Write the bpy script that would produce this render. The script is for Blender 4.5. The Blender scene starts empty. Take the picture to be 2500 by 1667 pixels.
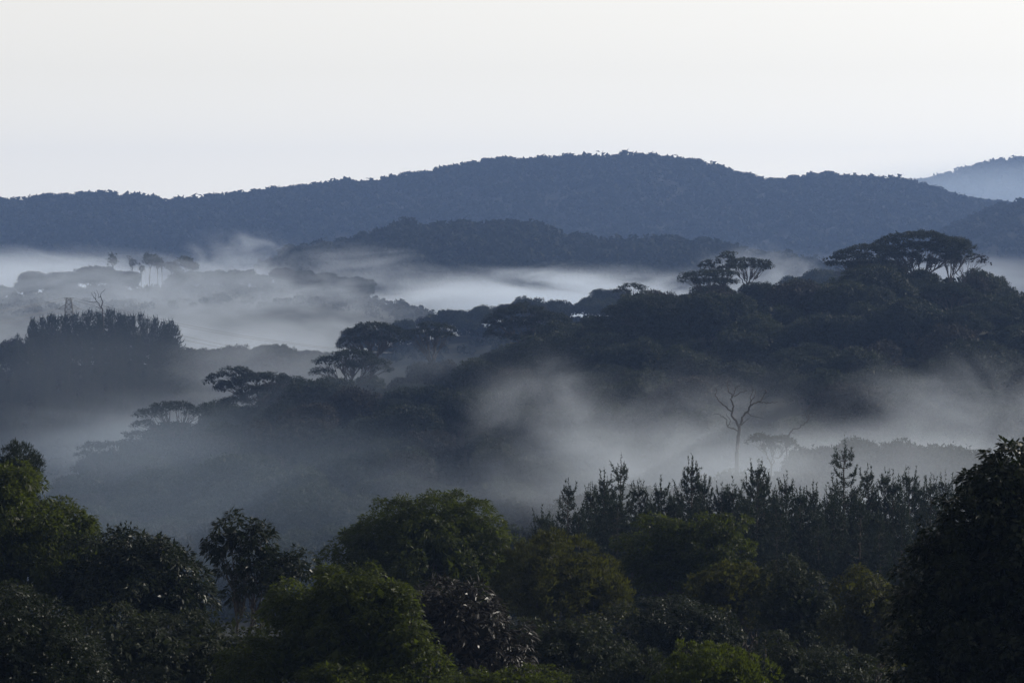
import bpy, math, random
import numpy as np
from mathutils import Vector

rng = np.random.default_rng(7)
random.seed(7)
S = bpy.context.scene
COL = S.collection
PI = math.pi

# ------------------------------------------------------------------ camera
HFOV = math.radians(15.0)
FPX = 1250.0 / math.tan(HFOV / 2)          # focal length in photo pixels (2500 wide)
HORIZON = 600.0
PITCH = math.atan((833.5 - HORIZON) / FPX)
cam_d = bpy.data.cameras.new("camera")
cam_d.sensor_width = 36.0
cam_d.lens = 18.0 / math.tan(HFOV / 2)
cam_d.clip_start = 1.0
cam_d.clip_end = 40000.0
cam = bpy.data.objects.new("camera", cam_d)
cam.rotation_euler = (PI / 2 - PITCH, 0, 0)
COL.objects.link(cam)
S.camera = cam

# ------------------------------------------------------------------ sky, sun, exposure
SUN_AZ = math.radians(68.0)      # to the right of the view direction
SUN_EL = math.radians(26.0)
w = bpy.data.worlds.new("World")
S.world = w
w.use_nodes = True
nt = w.node_tree
nt.nodes.clear()
sky = nt.nodes.new("ShaderNodeTexSky")
sky.sky_type = 'NISHITA'
sky.sun_disc = False
sky.sun_elevation = SUN_EL
sky.sun_rotation = SUN_AZ
sky.altitude = 2600.0
sky.air_density = 1.0
sky.dust_density = 1.0
sky.ozone_density = 1.0
hs = nt.nodes.new("ShaderNodeHueSaturation")
hs.inputs['Saturation'].default_value = 0.10
bg = nt.nodes.new("ShaderNodeBackground")
bg.inputs['Strength'].default_value = 0.15
wo = nt.nodes.new("ShaderNodeOutputWorld")
nt.links.new(sky.outputs[0], hs.inputs['Color'])
tint = nt.nodes.new("ShaderNodeMix")          # warm tint put into the whole sky colour, offsets the blue haze in front
tint.data_type = 'RGBA'
tint.blend_type = 'MULTIPLY'
tint.inputs[0].default_value = 1.0
tint.inputs[7].default_value = (1.055, 1.0, 0.91, 1)
nt.links.new(hs.outputs[0], tint.inputs[6])
nt.links.new(tint.outputs[2], bg.inputs['Color'])
nt.links.new(bg.outputs[0], wo.inputs['Surface'])

sd = bpy.data.lights.new("sun", 'SUN')
sd.energy = 5.0
sd.angle = math.radians(0.6)
sd.color = (1.0, 0.93, 0.82)
sun = bpy.data.objects.new("sun", sd)
sdir = Vector((math.sin(SUN_AZ) * math.cos(SUN_EL), math.cos(SUN_AZ) * math.cos(SUN_EL), math.sin(SUN_EL)))
sun.rotation_euler = sdir.to_track_quat('Z', 'Y').to_euler()
sun.location = (200, 100, 300)
COL.objects.link(sun)

S.view_settings.view_transform = 'Standard'
S.view_settings.look = 'None'
S.view_settings.gamma = 1.0
S.view_settings.exposure = 0.0
S.view_settings.use_curve_mapping = False
S.render.engine = 'CYCLES'
cy = S.cycles
cy.use_denoising = True
cy.max_bounces = 6
cy.diffuse_bounces = 2
cy.glossy_bounces = 1
cy.transmission_bounces = 2
cy.transparent_max_bounces = 4
cy.volume_bounces = 2
cy.volume_max_steps = 256
cy.sample_clamp_indirect = 3.0
cy.sample_clamp_direct = 6.0

# ------------------------------------------------------------------ helpers
CP, SP = math.cos(PITCH), math.sin(PITCH)

def P(px, py, d):
    """photo pixel + distance along the view axis -> world point"""
    cx = (px - 1250.0) / FPX
    cz = (833.5 - py) / FPX
    y = CP + SP * cz
    z = -SP + CP * cz
    return np.array([cx / y * d, d, z / y * d])

def zpy(py, d):
    cz = (833.5 - np.asarray(py, float)) / FPX
    return (-SP + CP * cz) / (CP + SP * cz) * d

def norm(v):
    return v / np.maximum(np.linalg.norm(v, axis=-1, keepdims=True), 1e-9)

def mesh_from(name, verts, faces_flat, nper, mat, smooth=False):
    me = bpy.data.meshes.new(name)
    nv = len(verts)
    nf = len(faces_flat) // nper
    me.vertices.add(nv)
    me.vertices.foreach_set("co", np.ascontiguousarray(verts, dtype=np.float32).ravel())
    me.loops.add(nf * nper)
    me.loops.foreach_set("vertex_index", np.ascontiguousarray(faces_flat, dtype=np.int32).ravel())
    me.polygons.add(nf)
    me.polygons.foreach_set("loop_start", np.arange(0, nf * nper, nper, dtype=np.int32))
    me.polygons.foreach_set("loop_total", np.full(nf, nper, dtype=np.int32))
    if smooth:
        me.polygons.foreach_set("use_smooth", np.ones(nf, dtype=bool))
    me.update(calc_edges=True)
    if mat:
        me.materials.append(mat)
    return me

def obj(name, me, parent=None, loc=None):
    o = bpy.data.objects.new(name, me)
    COL.objects.link(o)
    if parent is not None:
        o.parent = parent
    if loc is not None:
        o.location = loc
    return o

def tag(o, label=None, cat=None, group=None, kind=None):
    if label: o["label"] = label
    if cat: o["category"] = cat
    if group: o["group"] = group
    if kind: o["kind"] = kind
    return o

# ------------------------------------------------------------------ materials
def leaf_mat(name, col, col2, trans, tmix=0.25, rough=0.45, spec=0.5):
    m = bpy.data.materials.new(name)
    m.use_nodes = True
    t = m.node_tree
    t.nodes.clear()
    out = t.nodes.new("ShaderNodeOutputMaterial")
    pb = t.nodes.new("ShaderNodeBsdfPrincipled")
    pb.inputs['Roughness'].default_value = rough
    pb.inputs['Specular IOR Level'].default_value = spec
    tr = t.nodes.new("ShaderNodeBsdfTranslucent")
    tr.inputs['Color'].default_value = (*trans, 1)
    mx = t.nodes.new("ShaderNodeMixShader")
    mx.inputs[0].default_value = tmix
    gi = t.nodes.new("ShaderNodeNewGeometry")
    oi = t.nodes.new("ShaderNodeObjectInfo")
    ad = t.nodes.new("ShaderNodeMath"); ad.operation = 'MULTIPLY_ADD'
    ad.inputs[1].default_value = 0.65
    t.links.new(gi.outputs['Random Per Island'], ad.inputs[0])
    ml = t.nodes.new("ShaderNodeMath"); ml.operation = 'MULTIPLY'
    ml.inputs[1].default_value = 0.35
    t.links.new(oi.outputs['Random'], ml.inputs[0])
    t.links.new(ml.outputs[0], ad.inputs[2])
    mc = t.nodes.new("ShaderNodeMix"); mc.data_type = 'RGBA'
    mc.inputs[6].default_value = (*col, 1)
    mc.inputs[7].default_value = (*col2, 1)
    t.links.new(ad.outputs[0], mc.inputs[0])
    t.links.new(mc.outputs[2], pb.inputs['Base Color'])
    t.links.new(pb.outputs[0], mx.inputs[1])
    t.links.new(tr.outputs[0], mx.inputs[2])
    t.links.new(mx.outputs[0], out.inputs['Surface'])
    return m

def plain_mat(name, c1, c2, scale, rough=0.9):
    m = bpy.data.materials.new(name)
    m.use_nodes = True
    t = m.node_tree
    pb = t.nodes['Principled BSDF']
    pb.inputs['Roughness'].default_value = rough
    pb.inputs['Specular IOR Level'].default_value = 0.2
    tc = t.nodes.new("ShaderNodeTexCoord")
    nz = t.nodes.new("ShaderNodeTexNoise")
    nz.inputs['Scale'].default_value = scale
    nz.inputs['Detail'].default_value = 4
    t.links.new(tc.outputs['Object'], nz.inputs['Vector'])
    mc = t.nodes.new("ShaderNodeMix"); mc.data_type = 'RGBA'
    mc.inputs[6].default_value = (*c1, 1)
    mc.inputs[7].default_value = (*c2, 1)
    t.links.new(nz.outputs['Fac'], mc.inputs[0])
    t.links.new(mc.outputs[2], pb.inputs['Base Color'])
    return m

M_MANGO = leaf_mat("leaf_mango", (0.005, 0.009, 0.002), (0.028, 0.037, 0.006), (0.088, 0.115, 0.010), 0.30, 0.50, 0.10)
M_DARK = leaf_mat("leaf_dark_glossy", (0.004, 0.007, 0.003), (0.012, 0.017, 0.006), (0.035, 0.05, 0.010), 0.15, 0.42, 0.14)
M_BRIGHT = leaf_mat("leaf_bright", (0.006, 0.011, 0.002), (0.030, 0.039, 0.006), (0.095, 0.125, 0.011), 0.30, 0.50, 0.10)
M_OLIVE = leaf_mat("leaf_olive", (0.008, 0.010, 0.004), (0.026, 0.028, 0.008), (0.09, 0.098, 0.014), 0.30, 0.55, 0.08)
M_PURPLE = leaf_mat("leaf_bronze", (0.007, 0.006, 0.005), (0.016, 0.013, 0.010), (0.03, 0.03, 0.012), 0.10, 0.40, 0.32)
M_PINE = leaf_mat("needles", (0.006, 0.012, 0.008), (0.014, 0.022, 0.012), (0.03, 0.045, 0.016), 0.18, 0.60, 0.15)
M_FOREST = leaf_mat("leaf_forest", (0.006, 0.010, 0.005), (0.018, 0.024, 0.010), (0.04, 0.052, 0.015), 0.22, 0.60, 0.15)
M_FOREST2 = leaf_mat("leaf_forest_brown", (0.008, 0.008, 0.007), (0.018, 0.016, 0.012), (0.03, 0.028, 0.014), 0.20, 0.60, 0.12)
M_UMB = leaf_mat("leaf_umbrella", (0.005, 0.008, 0.005), (0.013, 0.018, 0.009), (0.03, 0.042, 0.015), 0.20, 0.60, 0.12)
M_FAR = leaf_mat("leaf_far_forest", (0.006, 0.009, 0.006), (0.011, 0.014, 0.008), (0.02, 0.026, 0.010), 0.15, 0.75, 0.05)
M_BARK = plain_mat("bark", (0.025, 0.021, 0.017), (0.06, 0.052, 0.044), 3.0)
M_DEAD = plain_mat("dead_wood", (0.025, 0.023, 0.022), (0.06, 0.056, 0.052), 4.0)
M_SOIL = plain_mat("forest_floor", (0.006, 0.008, 0.005), (0.011, 0.012, 0.007), 0.15)
M_STEEL = plain_mat("galvanised_steel", (0.16, 0.17, 0.18), (0.24, 0.25, 0.26), 2.0, 0.55)

# ------------------------------------------------------------------ terrain
def prof(pts):
    a = np.array(pts, float)
    return a[:, 0], a[:, 1]

# canopy top outlines in the photograph (pixel x, pixel y)
MRIDGE = [(-900, 1300), (-200, 1230), (60, 1190), (150, 1130), (210, 1090), (300, 1040), (370, 1010), (420, 1000),
          (520, 965), (640, 930), (720, 890), (800, 880), (880, 862), (960, 855), (1050, 848), (1150, 835),
          (1250, 805), (1340, 745), (1450, 705), (1530, 680), (1600, 665), (1700, 650), (1800, 635), (1900, 632),
          (2000, 625), (2100, 605), (2250, 595), (2370, 612), (2450, 640), (2500, 660), (2700, 690), (3300, 680)]
SPUR = [(-900, 1500), (900, 1480), (1100, 1400), (1190, 1300), (1260, 1250), (1340, 1225), (1420, 1190), (1500, 1165), (1600, 1150),
        (1700, 1135), (1800, 1110), (1900, 1105), (2000, 1085), (2100, 1060), (2250, 1070), (2400, 1060), (2500, 1060), (3300, 1000)]
LRIDGE = [(-900, 900), (-200, 830), (0, 815), (60, 790), (130, 783), (200, 772), (270, 768), (340, 790), (430, 812),
          (470, 818), (540, 814), (600, 822), (650, 815), (700, 818), (760, 820), (850, 860), (1000, 960), (1300, 1000), (3300, 1000)]
NRIDGE = [(-900, 1000), (560, 1000), (640, 860), (700, 835), (760, 822), (860, 815), (950, 780), (1060, 755), (1150, 745), (1250, 740),
          (1320, 735), (1430, 722), (1500, 705), (1700, 700), (1950, 670), (2050, 660), (3300, 660)]
KRIDGE = [(-900, 700), (0, 690), (60, 682), (110, 670), (180, 668), (260, 660), (340, 665), (420, 662), (500, 655), (560, 650),
          (620, 665), (700, 650), (760, 655), (850, 672), (950, 700), (1050, 725), (1300, 760), (3300, 760)]
HRIDGE = [(-900, 760), (450, 720), (560, 668), (620, 655), (680, 622), (720, 597), (760, 588), (830, 578), (900, 565), (970, 540), (1050, 545),
          (1130, 535), (1250, 525), (1300, 538), (1400, 562), (1480, 573), (1550, 578), (1650, 572), (1700, 578), (1770, 592),
          (1850, 605), (1900, 612), (1950, 622), (2020, 645), (2100, 670), (2300, 720), (3300, 720)]
GRIDGE = [(-900, 700), (1900, 690), (2050, 660), (2130, 625), (2200, 592), (2250, 567), (2300, 552), (2350, 522), (2400, 502), (2440, 485),
          (2500, 475), (2700, 440), (3300, 420)]
_c5 = [(0, 262), (60, 262), (100, 265), (150, 252), (230, 244), (300, 242), (400, 230), (520, 238), (600, 244), (700, 252), (770, 268),
       (850, 262), (950, 252), (1050, 232), (1140, 237), (1200, 218), (1300, 210), (1440, 194), (1530, 187), (1630, 175),
       (1740, 174), (1800, 160), (1900, 148), (2000, 132), (2060, 115), (2150, 97), (2250, 82), (2330, 68)]
_c6 = [(0, 77), (100, 72), (180, 72), (250, 70), (370, 68), (480, 60), (590, 54), (680, 60), (730, 66), (770, 80), (900, 94), (980, 120),
       (1060, 145), (1120, 162), (1180, 178), (1250, 171), (1300, 164), (1360, 158), (1430, 142), (1500, 152), (1600, 156),
       (1680, 167), (1750, 163), (1820, 177), (1880, 197), (1950, 207), (2000, 230), (2080, 252), (2160, 260), (2352, 290)]
FRIDGE = [(-900, 470)] + [(x * .5315, 350 + y * .5315) for x, y in _c5] + [(1250 + x * .5315, 350 + y * .5315) for x, y in _c6] + [(3300, 540)]
FFRIDGE = [(-900, 560), (1500, 560), (2100, 475)] + [(1250 + x * .5315, 350 + y * .5315) for x, y in
           [(1850, 180), (1960, 152), (2050, 125), (2150, 97), (2200, 84), (2280, 79), (2352, 64)]] + [(2700, 380), (3300, 400)]

def canopy(pts, d, h):
    x, y = prof(pts)
    return lambda px: zpy(np.interp(px, x, y), d) - h

def const(z):
    return lambda px: np.full_like(np.asarray(px, float), z)

def lr(pts):
    x, y = prof(pts)
    return lambda px: np.interp(px, x, y)

D_SPUR, D_M, D_L, D_N, D_K, D_H, D_G, D_F, D_FF = 600., 1150., 1640., 1850., 2500., 3250., 4200., 5300., 7000.
ROWS = [
    (-300., const(3.0)), (-20., const(-3.0)), (40., const(-9.0)), (110., const(-22.0)), (180., const(-33.0)),
    (300., const(-37.0)), (420., lr([(0, -48), (1200, -46), (1500, -43), (3000, -43)])),
    (500., lr([(0, -60), (1100, -60), (1500, -54), (3000, -54)])),
    (D_SPUR, canopy(SPUR, D_SPUR, 13)),
    (740., lr([(0, -84), (1200, -84), (2500, -76)])),
    (860., lr([(0, -84), (800, -82), (1500, -72), (2500, -62)])),
    (D_M, canopy(MRIDGE, D_M, 16)),
    (1330., lr([(0, -86), (1200, -82), (2500, -60)])),
    (1450., lr([(0, -90), (1200, -86), (2500, -70)])),
    (D_L, canopy(LRIDGE, D_L, 20)),
    (D_N, canopy(NRIDGE, D_N, 14)),
    (2150., const(-62.0)),
    (D_K, canopy(KRIDGE, D_K, 15)),
    (2800., const(-52.0)),
    (D_H, canopy(HRIDGE, D_H, 15)),
    (3650., const(-45.0)),
    (D_G, canopy(GRIDGE, D_G, 13)),
    (4550., const(-30.0)),
    (D_F, canopy(FRIDGE, D_F, 11)),
    (6100., const(-20.0)),
    (D_FF, canopy(FFRIDGE, D_FF, 10)),
    (7500., const(-40.0)),
]
RD = np.array([r[0] for r in ROWS])

def ground_z(x, y):
    x = np.asarray(x, float); y = np.asarray(y, float)
    px = 1250.0 + FPX * x / np.maximum(y, 120.0)
    Z = np.stack([r[1](px) for r in ROWS], 0)
    i = np.clip(np.searchsorted(RD, y) - 1, 0, len(RD) - 2)
    t = np.clip((y - RD[i]) / (RD[i + 1] - RD[i]), 0, 1)
    t = t * t * (3 - 2 * t) * 0.7 + t * 0.3
    za = np.take_along_axis(Z, i[None], 0)[0]
    zb = np.take_along_axis(Z, (i + 1)[None], 0)[0]
    z = za + (zb - za) * t
    return z + 0.6 * np.sin(x * 0.045 + y * 0.021) * np.cos(y * 0.031 - x * 0.013)

def gz(x, y):
    return float(ground_z(np.array([x]), np.array([y]))[0])

ds = np.concatenate([np.linspace(-300, 0, 8)[:-1], np.linspace(0, 1500, 130)[:-1], np.geomspace(1500, 7500, 150), RD[RD > 0], RD[RD > 500] - 25.0, RD[RD > 500] + 25.0])
ds = np.unique(np.round(ds[ds <= 7500], 2))
ss = np.linspace(-1, 1, 201)
DD, SS = np.meshgrid(ds, ss, indexing='ij')
WW = 0.235 * np.maximum(DD, 0) + 130
XX = SS * WW
ZZ = ground_z(XX.ravel(), DD.ravel()).reshape(XX.shape)
vt = np.stack([XX, DD, ZZ], -1).reshape(-1, 3)
nr, nc = XX.shape
a = (np.arange(nr - 1)[:, None] * nc + np.arange(nc - 1)[None]).ravel()
fc = np.stack([a, a + 1, a + nc + 1, a + nc], -1).ravel()
terrain = obj("hills", mesh_from("hills", vt, fc, 4, M_SOIL, True))
tag(terrain, "wooded hills and valleys rolling back to the far blue ridge", None, None, "structure")

# ------------------------------------------------------------------ tree building
def tubes(paths, sides=6):
    """list of (points (n,3), radii (n)) -> verts, quads"""
    V, F = [], []
    off = 0
    ang = np.arange(sides) * 2 * PI / sides
    ca, sa = np.cos(ang), np.sin(ang)
    k = np.arange(sides)
    for pts, rad in paths:
        pts = np.asarray(pts, float)
        n = len(pts)
        tg = np.gradient(pts, axis=0)
        tg = norm(tg)
        ref = np.where(np.abs(tg[:, 2:3]) > 0.9, np.array([[1., 0, 0]]), np.array([[0, 0, 1.]]))
        u = norm(np.cross(tg, ref))
        v = np.cross(tg, u)
        r = np.asarray(rad, float)[:, None, None]
        ring = pts[:, None, :] + r * (u[:, None, :] * ca[None, :, None] + v[:, None, :] * sa[None, :, None])
        V.append(ring.reshape(-1, 3))
        for i in range(n - 1):
            b = off + i * sides
            F.append(np.stack([b + k, b + (k + 1) % sides, b + sides + (k + 1) % sides, b + sides + k], -1))
        off += n * sides
    return np.concatenate(V), np.concatenate(F).ravel()

def bez(p0, p1, p2, n, wob=0.0):
    t = np.linspace(0, 1, n)[:, None]
    q = (1 - t) ** 2 * p0 + 2 * t * (1 - t) * p1 + t * t * p2
    if wob:
        j = rng.normal(0, wob, (n, 3)); j[0] = 0; j[-1] = 0
        q = q + j
    return q

def kmeans(pts, k, it=6):
    c = pts[rng.choice(len(pts), k, replace=False)]
    for _ in range(it):
        lab = np.argmin(((pts[:, None] - c[None]) ** 2).sum(-1), 1)
        for j in range(k):
            if (lab == j).any():
                c[j] = pts[lab == j].mean(0)
    return lab

def limbs(base, fork, targets, r0, wob=0.25, k=5, spread=0.55):
    """trunk from base to fork, then limbs branching twice to the targets"""
    paths = []
    mid = (base + fork) / 2 + rng.normal(0, 0.03, 3) * np.linalg.norm(fork - base)
    q = bez(base, mid, fork, 7, wob * 0.3)
    paths.append((q, np.linspace(r0 * 1.25, r0 * 0.85, 7)))
    k = min(k, len(targets))
    lab = kmeans(targets, k)
    for j in range(k):
        T = targets[lab == j]
        if not len(T): continue
        c = T.mean(0)
        hub = fork + (c - fork) * spread
        hub[2] -= 0.06 * np.linalg.norm(c - fork)
        ctl = fork + (hub - fork) * 0.45
        ctl[2] += 0.12 * np.linalg.norm(hub - fork)
        rl = r0 * (0.40 + 0.22 * min(1, len(T) / 8))
        q = bez(fork - (fork - base) * 0.04 * rng.random(), ctl, hub, 7, wob)
        paths.append((q, np.linspace(rl, rl * 0.6, 7)))
        for t in T:
            s = q[rng.integers(4, 7)]
            cc = s + (t - s) * 0.5
            cc = cc + rng.normal(0, 0.10, 3) * np.linalg.norm(t - s)
            cc[2] += 0.08 * np.linalg.norm(t - s)
            paths.append((bez(s, cc, t, 6, wob * 0.7), np.linspace(rl * 0.45, rl * 0.10, 6)))
    return paths

def leaf_quads(pos, axis, length, width, nrm=None):
    n = len(pos)
    axis = norm(axis)
    if nrm is None:
        nrm = rng.normal(0, 1, (n, 3))
    side = norm(np.cross(axis, nrm))
    up = np.cross(side, axis)
    L = np.asarray(length).reshape(-1, 1) * np.ones((n, 1))
    Wd = np.asarray(width).reshape(-1, 1) * np.ones((n, 1))
    b = pos
    m = pos + axis * L * 0.45 + up * L * 0.06
    tp = pos + axis * L
    V = np.stack([b, m - side * Wd * 0.5, tp, m + side * Wd * 0.5], 1).reshape(-1, 3)
    return V

def lobes_from(blobs, spacing, low=-0.25):
    """spread lobe centres over the outside of a union of ellipsoids. blob: cx,cy,cz,rx,ry,rz"""
    out, nor = [], []
    B = np.array(blobs, float)
    for i, b in enumerate(B):
        rx, ry, rz = b[3:]
        area = 4 * PI * ((((rx * ry) ** 1.6 + (rx * rz) ** 1.6 + (ry * rz) ** 1.6) / 3) ** (1 / 1.6))
        n = max(6, int(area / spacing ** 2 * 1.15))
        k = np.arange(n) + 0.5
        ph = np.arccos(1 - 2 * k / n)
        th = PI * (1 + 5 ** .5) * k + rng.random() * 6
        d = np.stack([np.cos(th) * np.sin(ph), np.sin(th) * np.sin(ph), np.cos(ph)], -1)
        d = norm(d + rng.normal(0, 0.10, d.shape))
        d = d[d[:, 2] > low]
        rr = rng.uniform(0.78, 1.06, (len(d), 1)); rr[rng.random(len(d)) < 0.07] *= 1.14
        p = b[:3] + d * b[3:] * rr
        keep = np.ones(len(p), bool)
        for j, c in enumerate(B):
            if j == i: continue
            q = (p - c[:3]) / (c[3:] * 0.88)
            keep &= (q ** 2).sum(-1) > 1
        out.append(p[keep]); nor.append(norm(d[keep] / b[3:]))
    return np.concatenate(out), np.concatenate(nor)

def crown_leaves(lc, ln, lobe_r, per, leaf_l, leaf_w, style, flat=1.0, sprig=6, fill=0.15, gap=0.0, tuft=0.0):
    """leaves of a crown: lobes > tufts > leaves; without tufts, sprigs of leaves straight on the lobes"""
    N = len(lc)
    ns = max(1, per // sprig)
    R = lobe_r * rng.uniform(0.65, 1.3, N)
    d = norm(rng.normal(0, 1, (N, ns, 3)) + ln[:, None, :] * 0.75 + np.array([0, 0, 0.25]))
    lo_, ex_ = (0.72, 0.5) if tuft else (0.5, 0.5)
    rad = R[:, None, None] * rng.uniform(lo_, 1.10, (N, ns, 1)) ** ex_
    sp = d * rad
    sp[..., 2] *= flat
    sp = lc[:, None, :] + sp
    if gap > 0:
        keepl = rng.random(N) > gap
        sp = sp[keepl]; d = d[keepl]
    sp = sp.reshape(-1, 3); d = d.reshape(-1, 3)
    M = len(sp)
    dd = np.repeat(d, sprig, 0)
    rnd = rng.normal(0, 1, (M * sprig, 3))
    if tuft:
        tr = np.repeat(tuft * rng.uniform(0.6, 1.3, M), sprig)[:, None]
        off = norm(rnd + dd * 0.5 + np.array([0, 0, 0.45])) * tr * rng.uniform(0.35, 1.0, (M * sprig, 1))
        off[:, 2] *= 0.75
        pos = np.repeat(sp, sprig, 0) + off
        rnd = norm(off) * 1.6 + rng.normal(0, 0.5, rnd.shape)
    else:
        pos = np.repeat(sp, sprig, 0) + rng.normal(0, leaf_l * 0.35, (M * sprig, 3))
    if style == 'droop':
        ax = norm(rnd * 0.8 + dd * 0.5) + np.array([0, 0, -0.75])
    elif style == 'flat':
        ax = norm(rnd * np.array([1, 1, 0.25]) + dd * 0.3)
    elif style == 'up':
        ax = norm(rnd * 0.7 + dd * 0.5) + np.array([0, 0, 0.7])
    else:
        ax = norm(rnd + dd * 0.5)
    if style == 'flat':
        nrm = rng.normal(0, 0.45, (len(pos), 3)) + np.array([0, 0, 1.])
    else:
        nrm = dd + rng.normal(0, 0.5, (len(pos), 3)) + np.array([0, 0, 0.4])
    vs = np.repeat(rng.uniform(0.65, 1.35, M), sprig)
    L = leaf_l * rng.uniform(0.7, 1.3, len(pos)) * vs
    W = leaf_w * rng.uniform(0.7, 1.3, len(pos)) * vs
    V = [leaf_quads(pos, ax, L, W, nrm)]
    nf = int(len(pos) * fill)
    if nf:
        big = 1.0 if flat < 0.7 else 1.6
        c = lc[rng.integers(0, N, nf)]
        p = c + rng.normal(0, lobe_r * 0.4, (nf, 3)) * np.array([1, 1, flat])
        ctr = lc.mean(0)
        p = p + (ctr - p) * rng.uniform(0.10, 0.40, (nf, 1)) * (1.0 if flat > 0.7 else 0.15)
        V.append(leaf_quads(p, rng.normal(0, 1, (nf, 3)), leaf_l * 1.8 * big, leaf_w * 2.6 * big))
    return np.concatenate(V)

def quads_mesh(name, V, mat):
    return mesh_from(name, V, np.arange(len(V)), 4, mat)

def build_tree(name, blobs, base_z, mat, spacing, lobe_r, per, leaf_l, leaf_w, style='droop', flat=1.0, low=-0.25,
               r0=0.35, fork=0.5, sprig=6, fill=0.15, gap=0.0, tuft=0.0, wob=0.25, k=5, bark=None, base_xy=(0, 0), maxlimb=60, spread=0.55):
    """returns (trunk mesh, crown mesh) around the trunk base at the origin"""
    lc, ln = lobes_from(blobs, spacing, low)
    V = crown_leaves(lc, ln, lobe_r, per, leaf_l, leaf_w, style, flat, sprig, fill, gap, tuft)
    B = np.array(blobs, float)
    zlow = (B[:, 2] - B[:, 5]).min()
    base = np.array([base_xy[0], base_xy[1], base_z])
    ctr = np.average(B[:, :3], axis=0, weights=B[:, 3] ** 2)
    fk = np.array([base[0] * 0.6 + ctr[0] * 0.4, base[1] * 0.6 + ctr[1] * 0.4, base_z + (ctr[2] - base_z) * fork])
    T = lc - ln * lobe_r * 0.35
    if len(T) > maxlimb:
        T = T[rng.choice(len(T), maxlimb, replace=False)]
    tv, tf = tubes(limbs(base, fk, T, r0, wob, k, spread), 5)
    off = base.copy()
    V = V - off
    tv = tv - off
    return mesh_from(name + "_trunk", tv, tf, 4, bark or M_BARK, True), quads_mesh(name + "_crown", V, mat)

def place(name, meshes, loc, label, cat, group=None, rot=0.0, scale=1.0, parts=("trunk", "crown")):
    r = bpy.data.objects.new(name, None)
    r.empty_display_size = 1.0
    COL.objects.link(r)
    r.location = loc
    r.rotation_euler = (0, 0, rot)
    r.scale = (scale, scale, scale) if np.isscalar(scale) else scale
    tag(r, label, cat, group)
    for pn, me in zip(parts, meshes):
        obj(pn, me, r)
    return r

def hero(name, label, d, blobs_px, mat, base_px=None, cat="tree", group=None, tree_h=None, depth=1.0, **kw):
    """a tree shaped from photo measurements: blobs (cx, cy, rx, ry) in photo pixels, all at distance d"""
    s = d / FPX
    bl = []
    for b in blobs_px:
        c = P(b[0], b[1], d)
        dy = (b[4] if len(b) > 4 else 0.0)
        bl.append((c[0], c[1] + dy, c[2], b[2] * s, b[2] * s * depth, b[3] * s * (1.25 if kw.get('flat', 1) < 0.45 else 1.0)))
    if kw.get('flat', 1) > 0.7:      # leaves reach beyond the blob by about a lobe
        bl = [(*b[:3], *[max(r_ - 0.6 * kw['lobe_r'], 0.4 * r_) for r_ in b[3:]]) for b in bl]
    bx = P(base_px if base_px is not None else blobs_px[0][0], 0, d)[0]
    bz = gz(bx, d) - 0.3
    me = build_tree(name, bl, bz, mat, base_xy=(bx, d), **kw)
    return place(name, me, (bx, d, bz), label, cat, group)

# ================================================================== FOREGROUND BROADLEAF TREES
FG = dict(spacing=2.0, lobe_r=1.25, per=560, sprig=24, tuft=0.42, leaf_l=0.28, leaf_w=0.10, low=-0.45, r0=0.28, fork=0.45, fill=0.07)
hero("mango_tree", "big olive-green domed tree cut by the left edge, sunlit right flank", 250,
     [(20, 1400, 235, 250), (120, 1330, 95, 110, -1.5), (-20, 1290, 150, 140, -1.0), (205, 1400, 55, 60, -1)], M_MANGO, **FG)
hero("slender_tree", "small airy fine-leaved tree peeking above the domed tree at the left edge", 285,
     [(50, 1130, 46, 46), (25, 1150, 30, 34), (80, 1152, 26, 38), (50, 1200, 40, 60)], M_PINE, base_px=40,
     spacing=0.75, lobe_r=0.5, per=150, leaf_l=0.24, leaf_w=0.05, style='up', low=-0.6, r0=0.14, fork=0.55, fill=0.02, wob=0.1)
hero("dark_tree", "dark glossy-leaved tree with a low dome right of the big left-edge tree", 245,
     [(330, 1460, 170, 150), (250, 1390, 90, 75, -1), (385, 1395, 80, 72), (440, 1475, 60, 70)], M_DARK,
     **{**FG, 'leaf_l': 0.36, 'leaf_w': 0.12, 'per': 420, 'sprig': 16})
hero("loose_tree", "tall loose-crowned glossy tree with its narrow head between two domed trees", 238,
     [(572, 1302, 50, 42), (535, 1338, 28, 26), (635, 1320, 28, 24), (590, 1370, 58, 46), (680, 1392, 52, 30), (640, 1440, 72, 46), (728, 1382, 40, 24)], M_DARK, base_px=600,
     spacing=1.3, lobe_r=0.72, per=150, sprig=14, tuft=0.38, leaf_l=0.36, leaf_w=0.11, style='droop', low=-0.6, r0=0.2, fork=0.62, k=3, fill=0.02, gap=0.15, wob=0.18, maxlimb=80)
hero("domed_tree", "large rounded dome of dark green leaves at the centre foreground", 290,
     [(1045, 1430, 215, 205), (960, 1320, 110, 90, -1), (1120, 1320, 125, 95), (1180, 1400, 100, 110, -1), (900, 1400, 95, 100), (1050, 1290, 85, 68), (860, 1350, 45, 50)], M_MANGO,
     **{**FG})
hero("glinting_tree", "low tree with tiny glinting leaves in the lower left corner", 185,
     [(40, 1640, 190, 190), (150, 1690, 130, 130, -2), (-40, 1560, 140, 130)], M_DARK,
     **{**FG, 'leaf_l': 0.18, 'leaf_w': 0.08, 'spacing': 1.5, 'lobe_r': 1.0, 'tuft': 0.32})
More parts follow.
